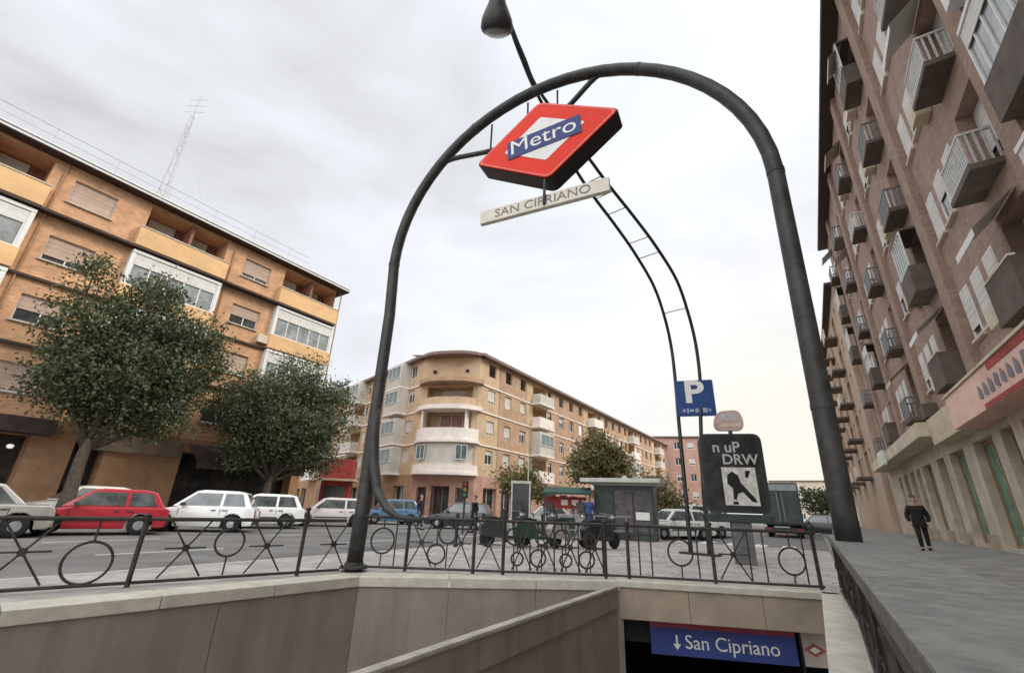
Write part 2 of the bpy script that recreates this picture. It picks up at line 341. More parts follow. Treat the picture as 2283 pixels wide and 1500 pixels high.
# retaining walls of the stairwell
mb = MB()
loop = PIT
for i in range(len(loop)):
    if i in (0, len(loop)-1): continue     # beam side and the right-hand wall are separate
    a, b = loop[i], loop[(i+1) % len(loop)]
    L_ = (b-a).length; n = max(1, int(L_/1.35)); 
    for k in range(n):
        p = a.lerp(b, k/n); q = a.lerp(b, (k+1)/n); g = (q-p).normalized()*0.003
        mb.quad(*[tuple(v) for v in (p+g+Vector((0,0,-.10)), q-g+Vector((0,0,-.10)), q-g+Vector((0,0,-5)), p+g+Vector((0,0,-5)))])
    nn = Vector((b.y-a.y, a.x-b.x, 0)).normalized(); c0 = Vector((0, 4, 0))
    if nn.dot(c0-a) > 0: nn = -nn
    e_ = (b-a).normalized()*.05; a_, b_ = a-e_, b+e_; mb.quad(*[tuple(v) for v in (a_+nn*.02+Vector((0,0,-.1)), b_+nn*.02+Vector((0,0,-.1)), b_+nn*.02+Vector((0,0,-5)), a_+nn*.02+Vector((0,0,-5)))])
wall_th = tag(mb.build('retaining_wall', concr), 'brownish grey concrete retaining wall around the sunken metro entrance', 'wall')
# light coping stones along the wall top
mb = MB()
def strip(mb, pts, w_in, w_out, z0, z1):
    for i in range(len(pts)-1):
        a, b = pts[i], pts[i+1]; d = (b-a).normalized(); nn = Vector((d.y, -d.x, 0))
        if nn.dot(Vector((0, 4, 0))-a) < 0: nn = -nn
        L_ = (b-a).length; n = max(1, round(L_/1.2))
        for k in range(n):
            p = a.lerp(b, k/n)+d*0.004; q = a.lerp(b, (k+1)/n)-d*0.004
            vs = [p+nn*w_in, q+nn*w_in, q-nn*w_out, p-nn*w_out]
            mb.add([v+Vector((0,0,z0)) for v in vs]+[v+Vector((0,0,z1)) for v in vs], [(0,3,2,1),(4,5,6,7),(0,1,5,4),(1,2,6,5),(2,3,7,6),(3,0,4,7)])
strip(mb, [PIT[1], PIT[2], PIT[3], PIT[4]], 0.03, 0.46, -0.10, 0.035)
cop = mb.build('coping', coping, wall_th, bevel=0.008)
# low inner wall of the stair on the left
inner = thing('stair_wall', 'low concrete wall with pale rounded top edge on left side of stairs', 'wall')
mb = MB(); M0 = Matrix.Translation((0,0,0)) @ RZ(RZS)      # local x = along stairs, y = left
mb.frame(M0); mb.box(-6, 7.86, 2.93, 2.985, -5, -0.34); mb.build('wall', concr, inner)
mb = MB().frame(M0); mb.box(-6, 7.84, 2.9, 2.985, -0.34, -0.075); mb.build('fascia', concr, inner)
mb = MB().frame(M0); mb.box(-6, 7.82, 2.885, 2.99, -0.073, -0.03); mb.build('coping', mat('weathered_coping', (.36,.33,.28), .85, 0, .15, 4, bump=.2, stain=.4), inner, bevel=0.012)
# floor of the side well, right-hand stair wall with coping, steps, tunnel
mb = MB(); 
mb.quad(*[tuple(v) for v in (SL(-8, -3.2, -2.2), SL(9, -3.2, -2.2), SL(9, -12, -2.2), SL(-8, -12, -2.2))]); struct(mb.build('lower_floor', concr))
rw = thing('stair_wall', 'pale stone topped wall under the right-hand railing beside the steps', 'wall')
mb = MB().frame(M0); mb.box(-6.6, 9.2, -0.22, 0.10, -5, -0.06); mb.build('wall', coping, rw)
mb = MB().frame(M0)
for k in range(14): mb.box(-6.6+k*1.13+.004, -6.6+(k+1)*1.13-.004, -0.26, 0.105, -0.058, 0.045)
mb.build('coping', coping, rw, bevel=0.01)
mb = MB().frame(M0)
for k in range(30): mb.box(-1.6+k*.32, -1.6+(k+1)*.32+.02, 0.11, 2.92, -6.6, -1.35-k*.165)
struct(mb.build('stairs', concr))
beam = thing('entrance_beam', 'warm grey stone lintel beam over the dark metro entrance', 'lintel', (1.9, 8.18, 0), math.atan2(-.58, 3.05))
mb = MB()
for k in range(3): mb.box(-0.02+k*1.09+.003, -0.02+(k+1)*1.09-.003, 0.0, 0.5, -0.50, -0.045)
mb.build('lintel', beamst, beam, bevel=0.008)
mb = MB(); mb.box(-0.05, 3.28, -0.04, 0.55, -0.043, 0.045); mb.build('coping', coping, beam, bevel=0.008)
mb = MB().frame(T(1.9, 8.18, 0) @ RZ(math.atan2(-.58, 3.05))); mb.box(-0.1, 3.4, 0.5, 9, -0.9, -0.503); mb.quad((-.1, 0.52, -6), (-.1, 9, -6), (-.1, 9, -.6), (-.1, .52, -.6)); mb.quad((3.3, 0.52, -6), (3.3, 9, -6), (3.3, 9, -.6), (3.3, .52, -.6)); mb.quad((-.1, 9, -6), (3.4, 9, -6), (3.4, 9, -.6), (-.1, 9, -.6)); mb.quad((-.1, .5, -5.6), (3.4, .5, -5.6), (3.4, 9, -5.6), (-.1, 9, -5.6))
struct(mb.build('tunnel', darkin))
es = thing('entrance_sign', 'blue station name sign with arrow hanging under the stone lintel', 'sign', (2.42, 8.38, 0), math.atan2(-.58, 3.05))
mb = MB(); mb.box(0, 2.16, 0, 0.1, -1.0, -0.62); mb.build('panel', mat('entrance_blue', (0.05, 0.07, 0.24), 0.35, 0, 0.1, 2), es)
mb = MB(); mb.box(0, 2.16, -0.006, 0.10, -0.62, -0.535); mb.build('top_band', mat('entrance_red', (0.34, 0.06, 0.085), 0.4), es)
text('lettering', 'San Cipriano', es, T(1.22, -0.006, -0.81), 0.27, whitep)
mb = MB(); mb.box(0.385, 0.415, -0.008, -0.002, -0.86, -0.72); mb.add([(0.34,-.005,-.84),(0.46,-.005,-.84),(0.40,-.005,-.92)], [(0,1,2)]); mb.build('arrow', whitep, es)
mb = MB(); [mb.box(x, x+.03, 0.03, 0.07, -0.54, -0.5) for x in (0.2, 1.9)]; mb.build('bracket', steel, es)
lg = thing('logo_panel', 'small white panel with red rhombus beside the blue entrance sign', 'sign', (4.60, 8.0, 0), math.atan2(-.58, 3.05))
mb = MB(); mb.box(0.0, 0.42, 0, 0.08, -1.0, -0.56); mb.build('panel', mat('dull_white_panel', (0.5, 0.42, 0.37), 0.5), lg)
mb = MB(); mb.prism([(0.05,-.78),(0.21,-.87),(0.37,-.78),(0.21,-.69)], -0.006, -0.001, 'y'); mb.build('rhombus', mat('dull_red', (0.40, 0.12, 0.09), 0.5), lg)
mb = MB(); mb.prism([(0.13,-.78),(0.21,-.825),(0.29,-.78),(0.21,-.735)], -0.010, -0.007, 'y'); mb.build('rhombus_centre', whitep, lg)
mb = MB(); mb.box(0.0, 0.035, -0.02, 0.12, -1.15, -0.5); mb.build('side_post', blackp, lg)

# ------------------------------------------------------------------ arch over the stairs
AR0 = Vector((-2.5, 8.5, 0)); ARZ = math.atan2(-0.438, 0.899)
arch = thing('metro_arch', 'tall dark steel arch spanning the metro stairs', 'arch', AR0, ARZ)
W_A, HS, RA = 7.14, 6.15, 3.57
pts = [(-0.10, 0, 0.0), (-0.08, 0, 1.2)]; rad = [.138, .132]
for z in (2.4, 3.6, 4.8): pts.append((-0.12, 0, z)); rad.append(.114)
cxa = 3.5; ra = 3.70
NA = 30
for i in range(NA+1):
    a = math.pi*(1-i/NA); pts.append((cxa+ra*math.cos(a), 0, 6.05+ra*math.sin(a))); rad.append(0.112+0.008*(i/NA))
for z in (4.8, 3.6, 2.4, 1.2, 0.875): pts.append((7.2-0.13*(6-z)/6, 0, z)); rad.append(.120+.010*(6-z)/6)
mb = MB(); mb.tube(pts, rad, 16); mb.build('arch_tube', archst, arch, True)
for k in (5, 15, 25, 35, 38):       # welded collars where the tube lengths meet
    p_, q_ = Vector(pts[k]), Vector(pts[k+1]); d_ = (q_-p_).normalized(); mb = MB(); mb.tube([p_-d_*.035, p_+d_*.035], rad[k]+.007, 16); mb.build('weld_collar', archst, arch)
for k in range(6):
    a = k*math.pi/3; mb = MB(); mb.lathe([(.022, 0), (.022, .02), (.0, .024)], 8, (-.10+.2*math.cos(a), .2*math.sin(a), .075)); mb.build('bolt', archst, arch)
mb = MB(); mb.tube([(-0.11, .0, 2.9), (-0.08, -.01, 2.4), (0.02, -.01, 1.8), (0.22, -.04, 1.32), (0.5, -.06, 1.02), (0.78, -.08, .9), (1.2, .02, .84)], [.10, .10, .1, .09, .07, .05, .035], 10); mb.build('brace', archst, arch, True)
mb = MB(); mb.lathe([(.24, 0), (.24, .03), (.16, .05), (.155, .10)], 16, (-0.10, 0, 0.045)); mb.build('base_plate', archst, arch)
# bow that carries the sign: leaves the arch on both sides and passes behind the rhombus
bow = []
def on_arch(a): return Vector((cxa+ra*math.cos(a), 0.04, 6.05+ra*math.sin(a)))
P0, P3 = on_arch(R(137)), on_arch(R(72))
for i in range(21):
    t = i/20; P1 = P0+Vector((0.45, 0.0, 0.25)); Q1 = Vector((2.2, .25, 8.35)); Q2 = Vector((3.75, .25, 8.35)); P2 = P3+Vector((-.55, 0, -.05))
    # quintic-like bezier with six control points
    cps = [P0, P1, Q1, Q2, P2, P3]; n = 5
    p = Vector()
    for k, c_ in enumerate(cps): p += c_*math.comb(n, k)*t**k*(1-t)**(n-k)
    bow.append(p)
mb = MB(); mb.tube(bow, 0.055, 8); mb.build('sign_bow', archst, arch, True)
for x in (2.02, 2.92, 3.62):
    za = 6.05+math.sqrt(ra*ra-(x-cxa)**2)-.1; mb = MB(); mb.tube([(x, .12, za), (x, .12, 8.4)], 0.022, 6); mb.build('hanger', archst, arch)

sign = thing('metro_sign', 'big red rhombus metro sign with white and blue centre under the arch', 'sign', AR0, ARZ)
SC = Vector((3.40, 0, 8.14)); sw, sh, sk = 1.58, 1.06, 0.12
def rh(k, kz=None):
    kz = k if kz is None else kz
    base = [(-sw*k, -sk*k), (0.11*k, -sh*kz), (sw*k, sk*k), (-0.11*k, sh*kz)]
    return base
def rounded(poly, r, n=5):
    outp = []
    for i in range(len(poly)):
        p = Vector(poly[i]); a = Vector(poly[i-1]); b = Vector(poly[(i+1) % len(poly)])
        p0 = p+(a-p).normalized()*r; p1 = p+(b-p).normalized()*r
        for k in range(n+1):
            t = k/n; outp.append(tuple((p0*(1-t)**2+p*2*t*(1-t)+p1*t*t)))
    return outp
def rhp(k, r, y0, y1, nm, m_, bev=0):
    mb = MB().frame(T(*SC)); mb.prism(rounded(rh(k), r), y0, y1, 'y'); return mb.build(nm, m_, sign, bevel=bev)
rhp(1.0, 0.14, -0.10, 0.30, 'case', blackp)
rhp(0.985, 0.14, -0.135, -0.101, 'front_panel', redp, 0.012)
rhp(0.56, 0.05, -0.143, -0.136, 'white_rhombus', whitep)
mb = MB().frame(T(*SC) @ Matrix.Rotation(R(-4.5), 4, 'Y'))
mb.box(-0.80, 0.80, -0.153, -0.144, -0.235, 0.235); mb.build('blue_bar', bluep, sign)
mb = MB().frame(T(*SC)); rr = rounded(rh(.965), .14); ri = rounded(rh(.93), .14)
mb.add([(p[0], -0.1375, p[1]) for p in rr]+[(p[0], -0.1375, p[1]) for p in ri], [(i, (i+1) % len(rr), len(rr)+(i+1) % len(rr), len(rr)+i) for i in range(len(rr))]); mb.build('border_line', mat('pale_red_line', (0.75, 0.16, 0.12), 0.4), sign)
text('lettering', 'Metro', sign, T(SC.x-.02, -0.155, SC.z+.02) @ Matrix.Rotation(R(-4.5), 4, 'Y'), 0.52, whitep, sx=1.12)
nsg = thing('station_name_sign', 'narrow ivory strip sign with grey lettering hung below red rhombus', 'sign', AR0, ARZ)
mb = MB(); mb.box(1.98, 4.66, -0.05, 0.05, 6.50, 6.80); mb.build('panel', ivory, nsg, bevel=0.01)
text('lettering', 'SAN CIPRIANO', nsg, T(3.32, -0.052, 6.65), 0.27, greytxt, sx=1.1)
mb = MB(); mb.tube([(3.42, -.08, 7.12), (3.40, -.08, 6.55)], 0.03, 8); mb.build('hanger', archst, nsg)

# ------------------------------------------------------------------ railings
def railing(name, label, pts, zbase, h, spec, parent=None):
    """pts: polyline; spec: list per span of modules"""
    root = thing(name, label, 'railing', pts[0])
    o0 = Vector(pts[0])
    dist = [0]
    for i in range(len(pts)-1): dist.append(dist[-1]+(Vector(pts[i+1])-Vector(pts[i])).length)
    def at(t):
        for i in range(len(pts)-1):
            if t <= dist[i+1]+1e-6 or i == len(pts)-2:
                k = (t-dist[i])/(dist[i+1]-dist[i]); p = Vector(pts[i]).lerp(Vector(pts[i+1]), k); d = (Vector(pts[i+1])-Vector(pts[i])).normalized(); return p-o0, d
    tot = dist[-1]
    def line(z, r, nm):
        mb = MB(); mb.tube([at(d)[0]+Vector((0,0,zbase+z)) for d in dist], r, 8); mb.build(nm, railst, root)
    line(h, 0.026, 'top_rail'); line(0.05, 0.02, 'bottom_rail')
    for it in spec:
        t, kind = it[0], it[1]
        if t < 0 or t > tot: continue
        p, d = at(t); Z = Vector((0, 0, 1)); b = p+Vector((0,0,zbase))
        if kind == 'post':
            mb = MB(); hh = it[2] if len(it) > 2 else h+.02; mb.tube([b, b+Z*hh], 0.03, 8); mb.lathe([(.04, hh), (.045, hh+.03), (.0, hh+.06)], 10, tuple(b)); mb.build('post', railst, root)
        elif kind == 'bar':
            mb = MB(); mb.tube([b+Z*.075, b+Z*h], 0.013, 6); mb.build('bar', railst, root)
        elif kind == 'ring':
            r, zc = it[2], it[3]; mb = MB(); mb.ring(b+Z*zc, r, 0.016, d, Z); 
            mb.build('ring', railst, root)
            mb = MB()
            if zc-r > 0.12: mb.tube([b+Z*.075, b+Z*(zc-r)], .012, 6)
            if zc+r < h-.05: mb.tube([b+Z*(zc+r), b+Z*h], .012, 6)
            if mb.v: mb.build('bar', railst, root)
        elif kind == 'cross':
            w = it[2]; zc = (h+.075)/2; e = (h-.075)/2
            mb = MB(); mb.tube([b-d*w+Z*.08, b+d*w+Z*(h-.01)], .012, 6); mb.build('diagonal', railst, root)
            mb = MB(); mb.tube([b-d*w+Z*(h-.01), b+d*w+Z*.08], .012, 6); mb.build('diagonal', railst, root)
            mb = MB(); mb.tube([b-d*w+Z*zc, b+d*w+Z*zc], .011, 6); mb.build('bar', railst, root)
            nrm = Vector((d.y, -d.x, 0)); mb = MB(); mb.tube([b+Z*zc-nrm*.025, b+Z*zc+nrm*.025], .045, 12); mb.build('hub', railst, root)
    return root
def module(t0, k):
    return [(t0, 'post')] + ([(t0+.52, 'cross', .24), (t0+1.04, 'ring', .185, .50), (t0+1.55, 'cross', .24)] if k else [(t0+.45, 'cross', .22), (t0+1.0, 'cross', .25), (t0+1.60, 'ring', .235, .30)])
spec = []
for i, t0 in enumerate((-2.06*1, 0.04, 2.10)): spec += module(t0, i % 2 == 0)
spec += [(4.17, 'post', .95), (4.68, 'cross', .22)]
off = 2.06
Lp = [Vector((-6.35, 5.02, 0)), Vector((-2.66, 8.30, 0))]; ud = (Lp[1]-Lp[0]).normalized()
railing('railing', 'dark iron railing with rings and crosses between the stairwell and the road', [Lp[0]-ud*4.12, Lp[1]-ud*.1], 0.002, 0.80,
        [(t+4.12, *r) for t, *r in spec] + [(t, *r) for t, *r in module(0, True)])
sp2 = [(0.37, 'ring', .2, .46), (.6, 'bar'), (.81, 'post'), (1.05, 'cross', .2), (1.32, 'ring', .15, .28), (1.5, 'ring', .15, .6), (1.74, 'cross', .18), (1.97, 'post'), (2.23, 'cross', .2), (2.48, 'post', 1.0)]
for k in range(4): sp2 += [(2.66+k*.42, 'ring', .13, .27 if k % 2 else .6), (2.80+k*.42, 'cross', .17), (2.94+k*.42, 'bar'), (2.72+k*.42, 'ring', .10, .58 if k % 2 else .25)]
sp2 += [(4.24, 'post'), (4.63, 'post'), (4.82, 'bar'), (5.02, 'bar'), (5.5, 'ring', .2, .45), (5.78, 'bar'), (6.02, 'post', .9), (6.35, 'cross', .24), (6.6, 'bar'), (6.84, 'bar'), (7.25, 'ring', .2, .4), (7.45, 'bar'), (7.62, 'post', .9)]
railing('railing', 'iron railing along the back of the stairwell behind the stone lintel', [Vector((-2.5, 8.46, 0)), Vector((1.9, 8.42, 0)), Vector((5.14, 7.93, 0))], 0.036, 0.84, sp2)
rp = [SL(-2.0, 0.14), SL(1.0, 0.135), SL(6.6, 0.22), SL(9.1, 0.16)]
sp3 = []
for k in range(5): sp3 += [(k*2.3+1.2, 'bar'), (k*2.3+1.75, 'cross', .24), (k*2.3+2.35, 'ring', .18, .45), (k*2.3+2.95, 'cross', .24)]
railing('railing', 'iron railing on the right edge of the steps, running close past the viewer', rp, 0.045, 0.72, sp3)
cap = thing('parapet_cap', 'broad grey stone slab topping the right-hand railing under the foot of the arch', 'parapet', SL(0, .3, .8))
mb = MB().frame(T(0, 0, -.8) @ T(*(-SL(0, .3))) @ M0)
for k in range(8): mb.box(-1.8+k*1.37+.007, -1.8+(k+1)*1.37-.007, -.62, -.125, .795, .873)
mb.build('slab', mat('grey_slab', (.178,.174,.160), .75, 0, .2, 9, bump=.25, bscale=70, stain=.45), cap, bevel=.008)
for k in range(6): mb = MB().frame(T(0, 0, -.8) @ T(*(-SL(0, .3))) @ M0); x = -.9+k*1.75; mb.box(x, x+.10, -.46, -.30, .0, .793); mb.build('support', steel, cap)
# a second, lighter barrier at the far kerb of the island
def far_barrier():
    root = thing('barrier', 'light grey low pedestrian barrier at the kerb beyond the stairwell', 'barrier', SL(17.2, -8.7)); mb = MB(); o = SL(17.2, -8.7)
    a, b = Vector(), SL(20.4, -5.6)-o
    mb.tube([a+Vector((0,0,.9)), b+Vector((0,0,.9))], .03); mb.tube([a+Vector((0,0,.35)), b+Vector((0,0,.35))], .02); mb.build('rail', lgrey, root)
    for k in range(7): mb = MB(); p = a.lerp(b, k/6); mb.tube([p, p+Vector((0,0,.92))], .03); mb.build('post', lgrey, root)
far_barrier()

# ------------------------------------------------------------------ street lamp with twin mast, parking sign, poster column
from mathutils import geometry
MBASE = Vector((5.72, 14.2, 0)); MYAW = R(221); mdir = Vector((math.sin(MYAW), math.cos(MYAW), 0)); mnrm = Vector((-mdir.y, mdir.x, 0))
if mnrm.x < 0: mnrm = -mnrm
lamp = thing('street_lamp', 'tall twin-tube street lamp bending over the stairs to a dark hanging lamp', 'street lamp', MBASE)
mp = [(0, 0, .27), (-.10, 1.9, .28), (-.38, 4.0, .36), (-.62, 5.3, .42), (-.62, 6.6, .43), (-.25, 7.7, .42), (.55, 8.7, .41), (2.05, 9.3, .37), (3.5, 9.62, .33), (5.0, 9.86, .29), (6.1, 10.15, .24), (7.24, 10.6, .11), (8.2, 11.0, .035), (8.65, 11.45, .04), (9.05, 11.9, .03), (9.5, 12.6, .03), (9.75, 13.4, .03)]
def interp(ps, n=6):
    o = []
    for i in range(len(ps)-1):
        p0 = ps[max(i-1, 0)]; p1 = ps[i]; p2 = ps[i+1]; p3 = ps[min(i+2, len(ps)-1)]
        for k in range(n):
            t = k/n; o.append(tuple(0.5*((2*b)+(-a+c)*t+(2*a-5*b+4*c-d)*t*t+(-a+3*b-3*c+d)*t**3) for a, b, c, d in zip(p0, p1, p2, p3)))
    o.append(ps[-1]); return o
mpi = interp(mp)
for sgn in (-1, 1):
    mb = MB(); mb.tube([mdir*a+mnrm*(sgn*w)+Vector((0,0,z)) for a, z, w in mpi], [0.068-0.036*i/len(mpi) for i in range(len(mpi))], 8); mb.build('mast_tube', steel, lamp, True)
for i in (31, 41, 44, 50, 53, 56, 60, 65):
    a, z, w = mpi[i]; mb = MB(); mb.tube([mdir*a-mnrm*w+Vector((0,0,z)), mdir*a+mnrm*w+Vector((0,0,z))], .016, 6); mb.build('rung', steel, lamp)
mb = MB(); mb.box(-.55, .55, -.2, .2, -.12, .06); mb.v = [RZ(math.atan2(mnrm.y, mnrm.x)) @ v for v in mb.v]; mb.build('base_plate', steel, lamp)
hp = mdir*9.75+Vector((0,0,13.4)); hd = mdir*9.63+Vector((0,0,11.30))
LT = T(*hd) @ Matrix.Rotation(R(38), 4, 'X')
stem_top = LT @ Vector((0, 0, 1.62))
mb = MB(); mb.tube([hp, hp+Vector((0,0,.3)), stem_top+Vector((0,-.1,.3)), stem_top], [.05, .06, .07, .09], 8); mb.build('hook', steel, lamp)
mb = MB().frame(LT); mb.lathe([(.10, 1.65), (.12, 1.0), (.13, .80), (.17, .72), (.20, .58), (.28, .42), (.35, .26), (.375, .10), (.35, .03), (.31, .0)], 24); mb.build('lamp_head', mat('lamp_housing', (.05,.048,.047), .45, .2, .3, 6), lamp, True)
mb = MB().frame(LT); mb.lathe([(.30, .012), (.22, -.05), (.05, -.075)], 18); mb.build('diffuser', bulb, lamp, True)

psn = thing('parking_sign', 'blue square parking sign with white P fixed to the twin mast', 'sign', MBASE+Vector((.44, .12, 4.70)), R(-18))
mb = MB(); mb.prism(rounded([(-.60,-.60),(.60,-.60),(.60,.60),(-.60,.60)], .05, 3), -0.04, 0.05, 'y'); mb.build('panel', pblue, psn)
mb = MB(); mb.box(-.6, .6, .05, .13, -.1, .1); mb.build('clamp', steel, psn)
text('letter', 'P', psn, T(-.02, -0.042, .17), 1.02, whitep, bold=0.03, sx=1.2)
mb = MB()
for x, w, h in ((-.42,.10,.10),(-.28,.05,.16),(-.20,.13,.07),(-.03,.10,.13),(.10,.06,.08),(.20,.14,.15),(.38,.07,.08)): mb.box(x, x+w, -.045, -.041, -.42-h/2, -.42+h/2)
mb.build('small_lettering', mat('faded_white', (0.35, 0.4, 0.5), 0.5), psn)

ad = thing('poster_column', 'black illuminated poster column with rounded top on a grey foot', 'poster column', (5.92, 11.9, 0), R(-14))
mb = MB(); mb.box(-.25, .20, -.14, .14, 0, .95); mb.build('foot', metalgr, ad, bevel=.02)
mb = MB(); mb.box(-.78, .72, -.20, .20, .94, 1.14); mb.build('base_box', dgreen, ad, bevel=.03)
mb = MB(); mb.prism(rounded([(-.80,1.16),(.70,1.16),(.72,3.12),(-.80,3.12)], .22), -.16, .16, 'y'); mb.build('case', mat('black_case', (0.028, 0.034, 0.034), 0.3, 0, 0.25, 3, spec=0.5), ad)
mb = MB(); mb.prism(rounded([(-.72,1.24),(.58,1.24),(.58,3.04),(-.72,3.04)], .14), -.168, -.162, 'y'); mb.build('poster', mat('black_poster', (0.03, 0.03, 0.03), 0.35, 0, 0.5, 3), ad)
mb = MB(); mb.box(-.34, .46, -.176, -.170, 1.34, 2.26); mb.build('picture', mat('poster_white', (0.60, 0.58, 0.53), 0.5, 0, 0.2, 5), ad)
mb = MB(); mb.prism([(-.22,2.06),(-.1,2.16),(.04,2.06),(.08,1.88),(.36,1.52),(.40,1.42),(.28,1.44),(.10,1.66),(-.02,1.62),(-.08,1.46),(-.14,1.50),(-.12,1.74),(-.24,1.86)], -.182, -.177, 'y')
mb.prism([(.22,2.18),(.34,2.18),(.26,2.0),(.20,2.02)], -.182, -.177, 'y'); mb.box(-.16, -.04, -.182, -.177, 1.36, 1.43); mb.build('figure', blackp, ad)
text('lettering', 'n uP', ad, T(-.16, -.171, 2.76), .38, mat('poster_grey', (0.45, 0.45, 0.43), 0.5), bold=.006)
text('lettering', 'DRW', ad, T(.14, -.171, 2.45), .36, MATS['poster_grey'], bold=.006)
ds = thing('round_sign', 'pale pink rounded sign on short stalk on top of black poster column', 'sign', (5.97, 11.9, 3.12), R(-14))
mb = MB(); mb.tube([(0,0,0), (0,0,.12)], .05); mb.build('stalk', steel, ds)
mb = MB(); mb.prism(rounded([(-.36,.10),(.32,.10),(.36,.40),(.26,.66),(-.26,.62),(-.40,.36)], .14), -.06, .06, 'y'); mb.build('panel', mat('pale_pink_sign', (0.56, 0.40, 0.36), 0.5, 0, 0.15, 2), ds)
mb = MB(); mb.prism(rounded([(-.22,.36),(.20,.36),(.18,.58),(-.18,.55)], .05), -.067, -.061, 'y'); mb.build('emblem', mat('pale_lilac', (0.50, 0.46, 0.48), 0.5, 0, 0.2, 6), ds)
mb = MB(); mb.prism([(-.25,.20),(.26,.20),(.30,.29),(-.24,.29)], -.067, -.061, 'y'); mb.build('band', mat('cream_band', (0.66, 0.52, 0.42), 0.5), ds)

# ------------------------------------------------------------------ buildings
_win = {}
def win_mesh(kind, w, h, frame_m, pane_m, blind=0.0, cols=2, rows=1, fr=0.06):
    """frame and glass meshes for an opening w x h, origin at the lower left corner, facing -Y"""
    key = (kind, round(w, 2), round(h, 2), round(blind, 2), cols, rows)
    if key in _win: return _win[key]
    a = MB()
    a.box(0, fr, 0, .06, 0, h); a.box(w-fr, w, 0, .06, 0, h); a.box(fr, w-fr, 0, .06, h-fr, h); a.box(fr, w-fr, 0, .06, 0, fr)
    for i in range(1, cols): x = w*i/cols; a.box(x-fr*.4, x+fr*.4, .004, .056, fr, h-fr)
    for j in range(1, rows): z = h*j/rows; a.box(fr, w-fr, .006, .054, z-fr*.4, z+fr*.4)
    fm = a.mesh('window', frame_m)
    b = MB(); b.quad((fr, .04, fr), (w-fr, .04, fr), (w-fr, .04, h-fr), (fr, .04, h-fr)); pm = b.mesh('pane', pane_m)
    bl = None
    if blind > 0:
        c = MB(); c.box(fr*.7, w-fr*.7, -.012, .012, h-fr*.8-blind*(h-fr*1.6), h-fr*.8); bl = c.mesh('blind', blindt if kind == 'ow' else blindm)
    _win[key] = (fm, pm, bl); return _win[key]
def add_win(parent, M, x, y, z, w, h, kind='w', frame_m=None, pane_m=None, blind=0.0, cols=2, rows=1, fr=0.06):
    fm, pm, bl = win_mesh(kind, w, h, frame_m or wframe, pane_m or glass, blind, cols, rows, fr)
    o = put('window', fm, parent, M @ T(x, y, z)); put('pane', pm, o, Matrix())
    if bl: put('blind', bl, o, Matrix())
    return o

